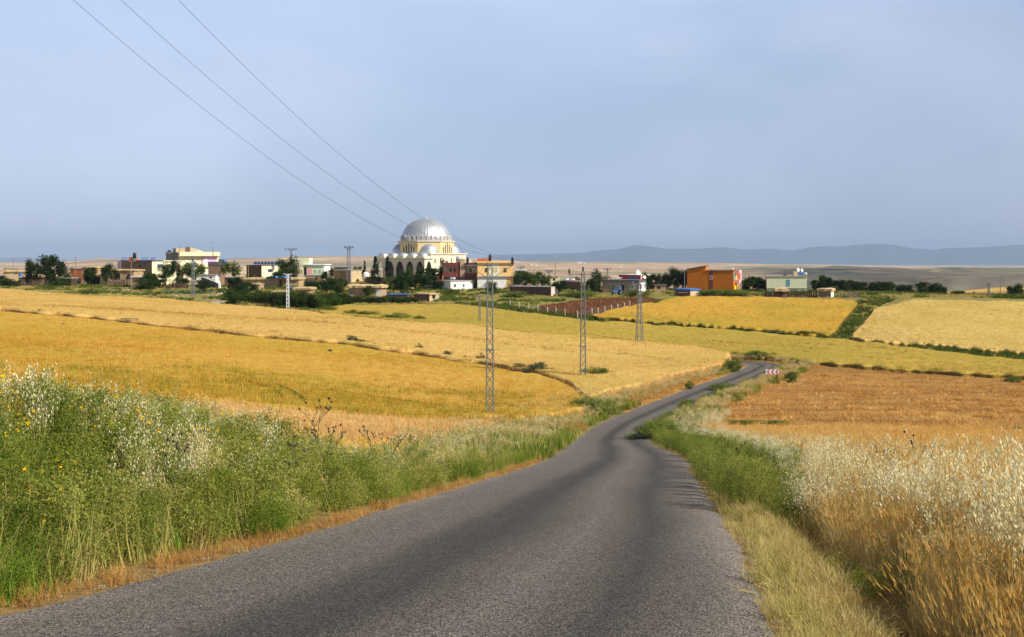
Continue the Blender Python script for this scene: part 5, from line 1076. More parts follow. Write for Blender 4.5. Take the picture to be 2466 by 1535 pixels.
for k in range(rings+1):
    t = k/rings; ph_ = t*math.pi/2; 
    for i in range(nr_*4):
        a_ = 2*math.pi*i/(nr_*4); rib = .06 if i % 4 == 0 else 0.0
        fl = 1.0 if t > .17 else 1.0
        r_ = (Rd*math.cos(ph_)**.93 + rib*min(1, 1.1-t))*fl; V.append((r_*math.cos(a_), r_*math.sin(a_), zd + Hd*math.sin(ph_)**1.02))
m_ = nr_*4; Fc = [(k*m_+i, k*m_+(i+1)%m_, (k+1)*m_+(i+1)%m_, (k+1)*m_+i) for k in range(rings) for i in range(m_)]
dome = MB().poly(V, Fc).build('dome', WM['lead'], mq_)
aw_ = MB()
for i in range(32):
    a_ = 2*math.pi*(i+.5)/32; pts = []
    for (w_, z_) in ((-.28,.25),(.28,.25),(.28,1.25),(.15,1.5),(0,1.6),(-.15,1.5),(-.28,1.25)):
        rr_ = Rd*1.006+.03-.012*z_; ca, sa = math.cos(a_), math.sin(a_); pts.append((rr_*ca - w_*sa, rr_*sa + w_*ca, zd+z_))
    aw_.poly(pts, [tuple(range(7))])
aw_.build('dome_windows', WM['grey'], dome)
wr_ = MB()
for i in range(32):
    a_ = 2*math.pi*(i+.5)/32; ca, sa = math.cos(a_), math.sin(a_); arc = [(-.42,.1),(-.42,1.3),(-.22,1.66),(0,1.8),(.22,1.66),(.42,1.3),(.42,.1)]
    for (p_, q_) in zip(arc[:-1], arc[1:]):
        f_ = lambda p: (( Rd+.10-.01*p[1])*ca - p[0]*sa, (Rd+.10-.01*p[1])*sa + p[0]*ca, zd+p[1]); wr_.bar(f_(p_), f_(q_), .09)
wr_.build('window_arches', WM['frame'], dome)
MB().tube((0,0,zd+Hd-.1),(0,0,zd+Hd+1.5),.09,.04).lathe([(0,0),(.22,.12),(.28,.3),(.16,.5),(0,.55)], (0,0,zd+Hd), 10).lathe([(0,0),(.14,.1),(.14,.2),(0,.3)], (0,0,zd+Hd+.8), 8).build('finial', WM['lead'], mq_)
for k in range(4):      # half domes over the four corners of the body
    a_ = R(45+90*k); c_ = (ap*.93*math.cos(a_), ap*.93*math.sin(a_), zb_+.3); r_ = 3.0
    MB().lathe([(r_*math.cos(R(p))*(1 if p else 1.02), r_*1.05*math.sin(R(p))) for p in (0,12,24,36,48,60,72,82,90)], c_, 28, a_-math.pi*.62, a_+math.pi*.62).build('half_dome', WM['lead'], mq_, True)
# portico with five pointed arches
pw_ = Sd*2+.6; pd_ = 4.0; y0_ = -Sd-pd_; zp = hz(623); x0p = -pw_/2-.5
def arcade(x0, x1, n, y0, th_, ztop, axis, name):
    bay = (x1-x0)/n; mb = MB(); pier = .42; zs = ztop*.42; zt_ = ztop*.90
    def B(a_, b_, z0, z1):
        if axis == 'x': mb.box(a_, b_, y0, y0+th_, z0, z1)
        else: mb.box(y0, y0+th_, a_, b_, z0, z1)
    for i in range(n+1): c_ = x0+bay*i; B(max(x0, c_-pier) if i else x0, min(x1, c_+pier), -2.5, zt_)
    B(x0, x1, zt_, ztop)
    for i in range(n):
        a_ = x0+bay*i+pier; b_ = x0+bay*(i+1)-pier; m2 = 12
        for k in range(m2):
            p = lerp(a_, b_, k/m2); q = lerp(a_, b_, (k+1)/m2); e_ = abs((p+q)/2-(a_+b_)/2)/((b_-a_)/2); z_ = zs + (zt_-.15-zs)*(1-e_**1.9)**.62 * (1.0 if e_ < .99 else 1)
            B(p, q, z_, zt_)
    return mb.build(name, WM['stone'], mq_)
arcade(x0p, -x0p, 5, y0_, .45, zp, 'x', 'arcade'); arcade(y0_+.46, -Sd-.01, 1, -x0p-.45, .45, zp, 'y', 'side_arch'); arcade(y0_+.46, -Sd-.01, 1, x0p, .45, zp, 'y', 'side_arch')
MB().box(x0p-.4, -x0p+.4, y0_-.4, -Sd+.35, zp+.002, zp+.25).build('portico_roof', WM['stone'], mq_)
MB().box(x0p, -x0p, -Sd-.06, -Sd-.01, -1, zp-.1).build('portico_back_wall', WM['darkgrey'], mq_); MB().box(x0p, -x0p, y0_, -Sd, -1.0, .25).build('portico_floor', WM['slab'], mq_)  # dark grey sheet over the stone paints the shade inside the arcade
bay = -2*x0p/5
for i in range(5):
    c_ = x0p+bay*(i+.5); MB().box(c_-bay*.36, c_+bay*.36, y0_+.3, y0_+.3+bay*.72, zp+.25, zp+.85).build('dome_base', WM['stone'], mq_)
    r_ = bay*.40; d_ = MB().lathe([(r_*1.02,0),(r_,.1)]+[(r_*math.cos(R(p)), .1+r_*.60*math.sin(R(p))) for p in (15,30,45,60,75,84)]+[(0,1*.1+r_*.61)], (c_, y0_+.3+bay*.36, zp+.85), 20).build('small_dome', WM['lead'], mq_, True)
    MB().tube((c_, y0_+.3+bay*.36, zp+.9+r_*.7), (c_, y0_+.3+bay*.36, zp+.9+r_*.7+.8), .05, .02).build('spike', WM['lead'], d_)
for k in range(6):
    if k in (2,): continue
    y_ = -Sd+2.2+k*(2*Sd-4)/5.2; zq = zb_*.62; MB().poly([(Sd+.03, y_+w_, z_) for w_, z_ in ((-.3,zq),(.3,zq),(.3,zq+1.3),(0,zq+1.7),(-.3,zq+1.3))], [(0,1,2,3,4)]).build('window', WM['muddark'], mq_)

# ------------------------------------------------------------------ trees and shrubs
def crown_mesh(name, mat, rnd, n=3200, leaf=.088, nclump=28, conifer=False, airy=False, squash=.9):
    V=[];Fc=[]; cl=[]
    for i in range(nclump):
        if conifer: z = rnd.random(); a = rnd.uniform(0,6.28); r = (1-z)*.75*rnd.uniform(.4,1); cl.append((r*math.cos(a), r*math.sin(a), -1+2*z, .16+.2*(1-z)))
        else:
            while True:
                p = Vector((rnd.uniform(-1,1), rnd.uniform(-1,1), rnd.uniform(-.95,1)))
                if p.length < .82: break
            cl.append((p.x*.86, p.y*.86, p.z*squash*.86, rnd.uniform(.16,.34)*(.75 if airy else 1)))
    for i in range(n):
        c = cl[rnd.randrange(len(cl))]; d_ = Vector((rnd.gauss(0,1), rnd.gauss(0,1), rnd.gauss(0,1))).normalized()*c[3]*rnd.random()**.4
        rquad(V, Fc, (c[0]+d_.x, c[1]+d_.y, c[2]+d_.z), leaf*rnd.uniform(.7,1.5), leaf*rnd.uniform(.5,.9), rnd)
    me = bpy.data.meshes.new(name); me.from_pydata(V, [], Fc); me.materials.append(mat); me.update(); return me
M_dk = leafmat('tree_leaf_dark', [(.012,.026,.007),(.026,.048,.011),(.05,.08,.02)], .2, .5)
M_md = leafmat('tree_leaf_mid', [(.03,.055,.012),(.06,.095,.022),(.10,.14,.03)], .28, .5)
M_ol = leafmat('tree_leaf_olive', [(.055,.08,.02),(.11,.14,.035),(.22,.24,.08)], .3, .8)
M_cn = leafmat('conifer_needle', [(.012,.024,.012),(.022,.04,.018)], .1, .5)
M_sh = leafmat('shrub_leaf', [(.015,.032,.006),(.04,.07,.012),(.09,.13,.025)], .25, .25)
M_gr = leafmat('fresh_shrub_leaf', [(.06,.10,.015),(.12,.17,.03),(.24,.27,.07)], .3, .6)
M_bl = leafmat('steppe_shrub_leaf', [(.03,.055,.035),(.06,.09,.05),(.11,.13,.06)], .2, .6)
tr_ = random.Random(11); CR = {}
for k, (m_a, kw) in {'dk': (M_dk, {}), 'md': (M_md, {}), 'ol': (M_ol, dict(airy=True, nclump=24, n=1300, leaf=.10)), 'cn': (M_cn, dict(conifer=True, n=1900, leaf=.11, nclump=46)), 'sh': (M_sh, dict(n=3600, leaf=.08)), 'gr': (M_gr, dict(n=6500, leaf=.048, nclump=34)), 'bl': (M_bl, dict(n=5000, leaf=.052, nclump=30))}.items():
    CR[k] = [crown_mesh('crown', m_a, tr_, **kw) for _ in range(3)]
def trunk_mesh():
    mb = MB(); mb.tube((0,0,-1.1),(0.02,0,0),.045,.035,7); 
    for k in range(6):
        a_ = k*1.05+.3; mb.tube((.02,0,-.45+.12*k),(math.cos(a_)*.42, math.sin(a_)*.42, .05+.13*k),.026,.010,5)
    mb.tube((.02,0,0),(0,.02,.7),.045,.012,6); me = mb.mesh('trunk'); me.materials.append(WM['bark']); return me
TRK = trunk_mesh(); tcount = [0]
def tree(name, label, cat, u, vt, vb, w, kind, D=None, group=None, trunkf=.10, gz=None):
    """u centre column, vt crown top row, vb foot row, w crown width in columns"""
    D = D or DV(min(vb, 722)); s = D/F; x_ = (u-CU)*s; zt = -(vt-HV)*s; zb = -(vb-HV)*s
    root = empty(name, (x_, D, zb), tr_.uniform(0, 6.28)); tag(root, label, cat, group)
    H = zt-zb; ch = H*(1-trunkf)/2; cw = w*s/2*1.55
    c = bpy.data.objects.new('crown' if cat == 'tree' else 'foliage', CR[kind][tcount[0] % 3]); tcount[0] += 1; C.objects.link(c); c.parent = root; c.location = (0, 0, H-ch*1.02); c.scale = (cw, cw*tr_.uniform(.85,1.1), ch*1.34)
    t = bpy.data.objects.new('trunk' if cat == 'tree' else 'stems', TRK); C.objects.link(t); t.parent = root; t.location = (0, 0, H-ch); t.scale = (cw, cw, max(ch*.95, (H-ch)/1.02)); return root
TREES = [
 ('leafy_tree','single round dark tree nearest the left edge',75,627,686,40,'dk'),('leafy_tree','largest tree of the left pair, tall with a pointed top',121,609,688,52,'dk'),('leafy_tree','slim tree right of the largest left tree, beside the brick hut',157,619,688,28,'dk'),
 ('leafy_tree','small bush tree at the left frame edge',5,664,686,26,'dk'),
 ('leafy_tree','bright green tree in front of the porch house',399,634,676,30,'md'),('leafy_tree','dark tree in front of the shade-grey side of the cream villa',427,618,676,30,'dk'),('leafy_tree','spreading tree in front of the cream villa balcony',462,625,680,46,'md'),
 ('leafy_tree','dark vine thicket below the brown house',372,656,692,56,'dk'),('leafy_tree','dark thicket in the shade left of the villa trees',430,664,692,40,'dk'),
 ('olive_tree','loose yellowish olive tree between villa and dark barn',562,628,676,58,'ol'),
 ('leafy_tree','broad dark tree between the dark barn and the mint house',698,619,678,54,'md'),('leafy_tree','small dark tree right of the mint house',788,648,682,22,'dk'),('leafy_tree','tiny tree behind the flat brown house',800,646,668,14,'dk'),
 ('leafy_tree','wide dark tree in front of the flat brown house',810,667,712,52,'dk'),('leafy_tree','small shaded tree left of the hut with vents',575,678,712,30,'dk'),
 ('leafy_tree','leaning tree on the skyline behind the white domes',862,638,668,20,'md'),('conifer','thin conifer beside the leaning skyline tree',878,634,668,11,'cn'),
 ('conifer','tall dark conifer on the slope left of the mosque',904,627,672,25,'cn'),('conifer','conifer standing before the leftmost arch of the mosque',933,628,676,20,'cn'),('conifer','conifer before the second arch of the mosque',960,650,684,18,'cn'),
 ('leafy_tree','loose tree with pale blossoms below the first mosque arch',941,662,707,32,'ol'),('leafy_tree','dense tree below the second and third mosque arches',972,655,712,44,'dk'),('leafy_tree','tall bright tree before the third mosque arch',985,644,692,24,'md'),
 ('leafy_tree','large dark tree before the fourth and fifth mosque arches',1020,637,688,44,'dk'),('leafy_tree','large tree before the mosque corner',1047,640,688,40,'md'),('leafy_tree','tree at the right mosque wall touching the maroon wing',1068,623,672,22,'md'),('leafy_tree','dark low tree filling the gap left of the maroon wing',1058,656,686,40,'dk'),
 ('leafy_tree','palm like little tree in front of the mud barn left of the mosque',889,684,716,22,'md'),('leafy_tree','small tree in front of the white ground floor of the apricot villa',1180,676,706,28,'md'),
 ('leafy_tree','bright green tree right of the apricot villa',1258,652,694,44,'md'),('leafy_tree','tallest bright green tree behind the long dark shed',1285,648,694,42,'md'),('leafy_tree','low green tree behind the right end of the long dark shed',1312,660,694,28,'md'),('leafy_tree','dark green tree left of the tan house',1345,670,708,36,'dk'),('leafy_tree','blue green tree behind the roof tanks of the tan house',1390,664,690,22,'bl'),
 ('leafy_tree','feathery dark tree between the tan house and the grey house',1438,652,700,46,'md'),
 ('leafy_tree','dark tree hiding the foot of the arcade between two larger trees',1000,652,694,44,'dk'),('leafy_tree','low dark tree under the blossom tree left of the mosque',948,672,704,40,'dk'),('leafy_tree','low dark tree before the side arch of the mosque',1036,660,696,40,'dk'),('leafy_tree','dark bush tree on the slope below the tall conifer',916,676,700,34,'dk'),('leafy_tree','shady tree against the dark brown house left of the vent hut',568,668,704,40,'dk'),('leafy_tree','dark tree filling the gap below the mint house',788,672,704,34,'dk'),
 ('leafy_tree','dark tree behind the brick hut and the tan house',215,636,684,30,'dk'),('leafy_tree','dark tree behind the wide mud house, left of the brown house',262,636,684,30,'dk'),('leafy_tree','dark tree in the yard between the white hut and the sloping wall',490,672,704,32,'dk'),('leafy_tree','dark tree behind the longest mud barn, below the dark barn',612,656,684,36,'dk'),('leafy_tree','round dark tree behind the shorter mud barn',672,652,684,34,'dk'),('leafy_tree','dark tree between the mint house and the two domes',756,676,706,34,'dk'),('leafy_tree','dark tree behind the left roof of the low white house',1050,672,696,30,'dk'),('leafy_tree','dark green tree between the grey house and the small square hut',1562,668,702,26,'dk'),('leafy_tree','dark tree right of the tan house, left of the tractor',1424,672,706,24,'dk'),
 ('leafy_tree','small palm like plant in front of the nearest pylon villa wall',1190,690,706,14,'md'),
]
for (n_, l_, u, vt, vb, w, k) in TREES:
    tree(n_, l_, 'tree', u, vt, vb, w, k, D=(DV(vb)-3 if vb > 684 else 350-(vb-684)*1.0 - (8 if u < 1100 and vb < 700 and u > 900 else 0)))
row = [(1556,658,24),(1578,656,26),(1600,654,28),(1622,646,30),(1645,646,28)]
for i, (u, vt, w) in enumerate(row): tree('leafy_tree', ['first','second','third','fourth','fifth'][i]+' tree from the left in the dark row left of the orange house', 'tree', u, vt, 702, w*1.25, 'dk', D=338, group='dark tree row left of the orange house')
for i, (u, vt, w, l) in enumerate([(1803,658,28,'tall dark tree touching the pink balcony of the orange house'),(1826,668,24,'dark tree midway between the orange and the pale green house'),(1843,672,20,'dark tree against the left wall of the pale green house')]): tree('leafy_tree', l, 'tree', u, vt, 706, w*1.3, 'dk', D=334)
ORD = 'first second third fourth fifth sixth seventh eighth ninth tenth eleventh twelfth thirteenth fourteenth fifteenth sixteenth'.split()
rw = [(1966,668),(1985,664),(2006,674),(2028,667),(2050,675),(2072,676),(2094,674),(2116,679),(2138,676),(2160,684)]
for i, (u, vt) in enumerate(rw): tree('orchard_tree', ORD[i]+' dark orchard tree from the left in the row right of the pale green house', 'tree', u, vt, 708+i*.6, 36, 'dk', D=335, group='dense orchard row right of the pale green house')
tree('leafy_tree', 'round pale green bush tree behind the straw roofed end hut', 'tree', 2014, 688, 712, 26, 'ol', D=326)
for (u, vt, vb, w, k, l) in [(2178,684,716,44,'dk','dark bush left of the largest right bush'),(2232,672,718,66,'dk','largest dark bush on the right skyline'),(2268,692,718,40,'dk','low dark bush leaning on the largest right bush'),(2308,699,719,32,'dk','small loose bush right of the largest one'),(2345,703,720,36,'bl','pale feathery bush before the far yellow hill'),(2448,685,724,44,'dk','dark bush at the right frame edge'),(2330,712,722,20,'sh','tiny low bush under the far yellow hill')]:
    tree('bush', l, 'bush', u, vt, vb, w, k, D=330, trunkf=.03)
hed = random.Random(4)
for i in range(26):
    u = 556 + i*10.6; vb = np.interp(u, [550,640,760,830], [727,736,750,738]) - hed.uniform(0,6); vt = np.interp(u, [550,640,760,830], [697,702,704,708]) + hed.uniform(-3,8)
    tree('hedge_shrub', 'dense dark green shrub in the long hedge below the mud barns', 'shrub', u, vt, vb+4, hed.uniform(34,48), 'sh', D=DV(vb)+hed.uniform(0,6), trunkf=.0, group='shrubs of the long hedge below the mud barns')
for i in range(16):
    u = 838 + i*10.6; tree('hedge_shrub', ORD[i]+' shrub from the left in the low clipped hedge below the mosque', 'shrub', u, 714+hed.uniform(-1,3), 733, hed.uniform(20,26), 'sh', D=DV(731)+hed.uniform(0,3), trunkf=.0, group='shrubs of the low hedge below the mosque')
for (u, v, w, h, k, l) in [(20,690,44,12,'sh','low dark shrub under the leftmost hut, at the left frame edge'),(152,690,34,14,'sh','dark shrub in the shade below the slim left tree'),(222,708,40,9,'gr','bright green shrub on the wheat edge below the brick hut'),(355,698,44,20,'sh','dark shrub at the right wall of the narrow mud hut'),(588,706,40,22,'sh','dark shrub against the small hut with round vents'),(760,700,44,18,'sh','dark shrub below the tan house under the mint house'),(1085,712,30,10,'gr','green shrub before the low white house'),(1240,716,50,10,'gr','green shrub before the scrap heap left of the long dark shed'),(1400,716,60,11,'gr','green shrub before the broken wall of the tan house'),(1530,714,50,9,'gr','low green shrub before the white end of the grey house'),(1720,712,60,10,'gr','green shrub before the orange house, left one'),(1770,713,60,10,'gr','green shrub before the orange house, right one'),(565,733,36,20,'sh','brighter round shrub at the left end of the long hedge'),(732,753,22,8,'gr','small shrub at the tip of the green wheat, below the hedge'),(792,755,36,13,'gr','grassy shrub left on the green wheat border'),(850,764,34,12,'gr','left half of the dark grass clump on the wheat border'),(890,766,44,12,'gr','right half of the dark grass clump on the wheat border'),(955,774,54,15,'gr','long dark grass clump on the wheat border'),(1008,777,24,11,'gr','short grass clump right of the long one on the wheat border'),
    (1290,905,60,32,'bl','big blue green bush on the terrace edge between the first two pylons'),(1248,900,24,20,'bl','small reddish bush left of the big blue green bush'),(1156,876,26,20,'bl','round green bush on the terrace edge left of the nearest pylon'),(1116,872,16,12,'bl','tiny bush on the terrace edge further left of the nearest pylon'),(1075,866,26,15,'bl','green bush on the terrace edge below the pale wheat'),(1010,850,18,18,'bl','upright green weed bush standing on the terrace edge'),(870,836,30,16,'bl','left bush of the terrace pair'),(845,833,24,20,'bl','left dark bush of the dense terrace clump'),(903,842,22,10,'bl','low bush right of the terrace pair'),
    (655,812,44,10,'bl','wide low bush on the terrace edge in the left half'),(310,781,36,9,'bl','low bush on the far left part of the terrace edge'),(95,760,28,9,'bl','lowest bush on the terrace edge near the left frame edge'),(515,800,26,7,'bl','flat bush on the terrace edge left of the middle'),(796,860,13,14,'bl','single dark weed standing in the golden wheat'),(150,797,16,13,'bl','single green weed in the golden wheat at the left'),
    (1430,912,60,22,'sh','green bush hiding the foot of the second pylon'),(1660,938,18,14,'sh','small dark shrub at the left edge of the distant road'),(1818,868,44,18,'sh','dark shrub left of the far end of the bend'),(1855,868,30,13,'sh','dark shrub right of the far end of the bend'),(1765,896,34,30,'sh','green shrub on the inside of the bend'),(1905,925,30,24,'sh','green shrub right of the chevron sign'),(1865,808,40,9,'bl','flat bush on the field edge above the bend'),(1950,812,44,9,'sh','green clump on the border below the yellow wheat')]:
    p = drop(u, v); D_ = p.y if p else DV(v); tree('shrub' if k == 'sh' else 'steppe_bush', l, 'shrub', u, v-h-6, v+1, w*1.2, 'gr' if v > 860 and k == 'sh' else k, D=D_, trunkf=0.0)
# green clumps on the right verge near the road
for (u, v, w, h, l) in [(1572,1056,110,50,'dark green clump where the road narrows, casting a shadow on the asphalt'),(1430,998,120,50,'green clump on the left verge where the road bends right'),(1795,1026,80,14,'bright green clump left on the stubble field border'),(1868,1026,70,13,'bright green clump right on the stubble field border'),(1950,1029,44,9,'low green clump on the stubble field border'),(2390,1040,70,10,'pale green clump on the stubble border at the right'),(2452,1042,50,12,'green clump on the stubble border at the right frame edge'),(1652,978,36,18,'green clump at the right edge of the distant road, nearer one'),(1740,942,60,20,'green clump at the right edge of the distant road, farther one'),(2440,920,44,12,'dark grass clump at the right end of the green wheat edge')]:
    p = drop(u, v); tree('grass_clump', l, 'grass clump', u, v-h+(8 if w > 100 else 0), v+(14 if w > 100 else 2), w, 'gr', D=p.y, trunkf=0.0)

# ------------------------------------------------------------------ lattice pylons and wires
def lattice(mb, H, wb, wt, n, leg=.07, br=.035):
    cs = lambda z: wb + (wt-wb)*z/H
    for (ax, ay) in ((-1,-1),(1,-1),(1,1),(-1,1)): mb.bar((ax*wb/2, ay*wb/2, -.6), (ax*wt/2, ay*wt/2, H), leg)
    z = 0; k = 0; zs = [0]
    for i in range(n): zs.append(H*((i+1)/n))
    for i in range(n):
        a_, b_ = zs[i], zs[i+1]; wa, wb_ = cs(a_)/2, cs(b_)/2
        for (p, q) in (((-1,-1),(1,-1)), ((1,-1),(1,1)), ((1,1),(-1,1)), ((-1,1),(-1,-1))):
            mb.bar((p[0]*wa, p[1]*wa, a_), (q[0]*wb_, q[1]*wb_, b_), br); mb.bar((q[0]*wa, q[1]*wa, a_), (p[0]*wb_, p[1]*wb_, b_), br)
def insul(mb, r=.19, h=.62):
    return mb.lathe([(0,0),(.06,0),(.06,.1),(r,.12),(r*.45,.2),(r*.45,.26),(r*.95,.28),(r*.45,.36),(r*.45,.42),(r*.8,.44),(r*.35,.52),(.04,h),(0,h)], n=12)
WIRE = {}
def pylon(label, u, vb, vt, wb, wt, arm, n, rz=0.0, plate=None):
    p = drop(u, vb); D = p.y; s = D/F; H = (vb-vt)*s; root = empty('lattice_pylon', (p.x, D, p.z), rz); tag(root, label, 'pylon', 'medium voltage pylons crossing the wheat')
    mb = MB(); lattice(mb, H, wb, wt, n); mb.build('mast', WM['steel'], root)
    za = H - .25
    mb = MB().bar((-arm-.1, 0, za), (arm+.1, 0, za), .11, .09).bar((-arm, 0, za), (0, 0, za-1.15), .05).bar((arm, 0, za), (0, 0, za-1.15), .05); mb.build('crossarm', WM['steel'], root)
    for k, x_ in enumerate((-arm, 0, arm)):
        z_ = za + .05 if x_ else za + .3; i_ = insul(MB()).build('insulator', WM['black'], root); i_.location = (x_, 0, z_)
        WIRE.setdefault(k, []).append(Vector((p.x + x_*math.cos(rz), D + x_*math.sin(rz), p.z + z_ + .5)))
    if plate: MB().box(-wb*.55, wb*.55, -wb*.5, wb*.5, plate, plate+.06).bar((-wb*1.3, 0, plate+.1), (wb*1.4, 0, plate+.1), .03).build('anti_climb_frame', WM['steel'], root)
    return root
p1 = pylon('nearest and tallest lattice pylon, its foot in oats beside the golden wheat', 1180, 1016, 632, .62, .36, 1.80, 17, plate=5.7)
p2 = pylon('second lattice pylon on a green mound in the pale wheat', 1404, 920, 656, .66, .34, 1.62, 15, plate=4.1)
p = drop(1540, 833); s = p.y/F; root = empty('lattice_pylon', (p.x, p.y, p.z), R(14)); tag(root, 'third lattice pylon standing on four spread legs by the green wheat', 'pylon', 'medium voltage pylons crossing the wheat')
Hq = (833-683)*s; mb = MB(); lattice(mb, Hq, 1.15, .34, 9, .09, .04); mb.build('mast', WM['steel'], root); MB().bar((-1.3, 0, Hq-.2), (1.3, 0, Hq-.2), .09).build('crossarm', WM['steel'], root)
for k, x_ in enumerate((-1.2, 0, 1.2)): i_ = insul(MB(), .13, .45).build('insulator', WM['steel'], root); i_.location = (x_, 0, Hq-.15); WIRE[k].append(Vector((p.x+x_, p.y, p.z+Hq+.2)))
WIRE3 = [w_ for w_ in WIRE.values()]
wm = pmat('cable', (.09,.10,.12), .6, .1, 1)
for k in range(3):
    a_, b_, c_ = WIRE3[k]; pts = []
    for i in range(90, 0, -1):
        sx_ = i; pts.append(Vector((a_.x - (.193, .201, .194)[k]*sx_, a_.y - sx_*(a_.y/100), a_.z + .0358*sx_ + .00203*sx_*sx_)))
    pts.append(a_)
    for (p_, q_) in ((a_, b_), (b_, c_)):
        for i in range(1, 13): t = i/12; q3 = p_.lerp(q_, t); q3.z -= 4*t*(1-t)*.7; pts.append(q3)
    mb = MB()
    for i in range(len(pts)-1): mb.tube(pts[i], pts[i+1], .0085, .0085, 4, False)
    o = mb.build('power_cable', wm); tag(o, ['left power cable of the three crossing the sky', 'middle power cable of the three crossing the sky', 'right power cable of the three crossing the sky'][k], 'cable', 'power cables crossing the sky')
# distribution poles in the village
def vpole(label, u, vb, vt, wpx, head, D=None, lit='steel', group='lattice poles in and before the village', base=None):
    p = None if D else drop(u, vb); D = D or p.y; s = D/F; zb = p.z if p else -(vb-HV)*s; H = -(vt-HV)*s - zb; root = empty('lattice_pole', ((u-CU)*s, D, zb)); tag(root, label, 'pole', group)
    mb = MB(); lattice(mb, H, wpx*s, wpx*s*.55, 9, .1, .05); mb.build('mast', WM[lit], root); w = head[1]*s/2
    if head[0] == 'v':
        mb = MB()
        for e in (-1, 1): mb.bar((0,0,H-5*s), (e*w, 0, H+1*s), .12).bar((0,0,H-7*s), (e*w*.55, 0, H+.5*s), .1)
        mb.build('lamp_arms', WM[lit], root)
    else:
        mb = MB().bar((-w,0,H), (w,0,H), .14).bar((-w*.6,0,H), (0,0,H-4*s), .08).bar((w*.6,0,H), (0,0,H-4*s), .08); mb.build('crossarm', WM['steel'], root)
        for x_ in head[2]: i_ = insul(MB(), .24, .6).build('insulator', WM['black'], root); i_.location = (x_*w, 0, H+.05)
WM['palesteel'] = pmat('pale_steel', (.66,.68,.68), .5, .15, 2, metal=.2)
vpole('white lattice lamp pylon rising from the long hedge', 693, 744, 660, 6, ('v', 22), lit='palesteel')
vpole('lattice lamp pylon half way up the wheat left of the nearest pylon', 1155, 783, 712, 5, ('v', 26))
vpole('tall lattice pylon behind the broad dark tree', 701, 672, 602, 4, ('t', 25, (-1,-.35,.2,.6,1)), D=372)
vpole('tallest village pylon standing before the flat brown house', 840, 684, 598, 10, ('t', 20, (-1,-.5,.1,.5,1)), D=350)
vpole('slender pale lattice mast before the villa lawn', 465, 718, 622, 7, ('v', 4), D=308)
vpole('small lattice pole behind the apricot villa and the green trees', 1254, 668, 645, 2.5, ('t', 17, (-1,-.2,.4,1)), D=380)
vpole('small lattice pole above the green tree right of the villa', 1322, 676, 656, 2, ('t', 15, (-1,-.5,0,.5,1)), D=372)
vpole('small lattice pole behind the feathery dark tree', 1463, 676, 650, 4, ('t', 13, (-1,0,1)), D=372)
vpole('lattice pole on the far field at the right', 2381, 712, 686, 5, ('t', 6, (-1,1)), D=420)
def pole(label, u, vb, vt, D=None, mat='timber', wire=False):
    p = None if D else drop(u, vb); D = D or p.y; s = D/F; o = MB().tube((0,0,-1.5),(0,0,(vb-vt)*s),.13,.08,8).bar((-.5,0,(vb-vt)*s-.3),(.5,0,(vb-vt)*s-.3),.07).build('wooden_pole', WM[mat]); o.location = ((u-CU)*s, D, -(vb-HV)*s); tag(o, label, 'pole', 'single poles in the village')
for a_ in [('thin dark pole at the foot of the stone wall left of the vines', 316, 713, 628), ('thin pole on the left edge of the village before the plain', 32, 650, 625, 365), ('thin pole behind the red brick hut', 182, 650, 618, 366), ('thin brown pole before the dark barn', 598, 686, 638, 345), ('thin white pole among the grass below the mosque', 1021, 700, 658, 333), ('tall thin pole right of the long dark shed', 1337, 690, 634, 350), ('short thin pole above the roof tanks of the tan house', 1373, 680, 656, 350), ('white pole left of the orange house', 1649, 700, 644, 332, 'frame'), ('thin pole right of the low brown shed on the right skyline', 2409, 720, 664, 340), ('thin aerial on the right corner of the cream villa', 513, 608, 594, 374), ('thin aerial on the cream villa roof', 432, 608, 593, 376), ('thin pole rising from the orchard row', 1976, 690, 651, 345)]:
    pole(*a_)
dish('white dish on the long grey house roof', 1537, 663, 345, .8); dish('small dish on the right end of the grey house', 1552, 672, 322, .5)

# ------------------------------------------------------------------ chevron sign
p = drop(1871, 922); s = p.y/F; sg = empty('chevron_sign', (p.x, p.y, p.z), R(-6)); tag(sg, 'red and white chevron board pointing left on the outside of the bend', 'road sign')
W_ = 31*s; H_ = 12*s; z0_ = 20*s; MB().box(-W_+.25, .25, -.02, .02, z0_, z0_+H_).build('board', WM['frame'], sg); mb = MB()
for k in range(3):
    x_ = -W_+.36 + k*W_/3; w2 = W_/3*.42; t_ = W_/3*.34; mb.poly([(x_, -.026, z0_+H_/2), (x_+w2, -.026, z0_+H_*.98), (x_+w2+t_, -.026, z0_+H_*.98), (x_+t_, -.026, z0_+H_/2), (x_+w2+t_, -.026, z0_+.02*H_), (x_+w2, -.026, z0_+.02*H_)], [(0,3,2,1),(0,5,4,3)])
mb.build('chevrons', pmat('sign_red', (.62,.02,.03), .5, .08, 2), sg); MB().tube((0,.05,-.4),(0,.05,z0_+H_*.95),.045,.045,8).build('post', WM['black'], sg); MB().tube((-W_+.5,.05,-.4),(-W_+.5,.05,z0_+H_*.95),.045,.045,8).build('post', WM['steel'], sg)

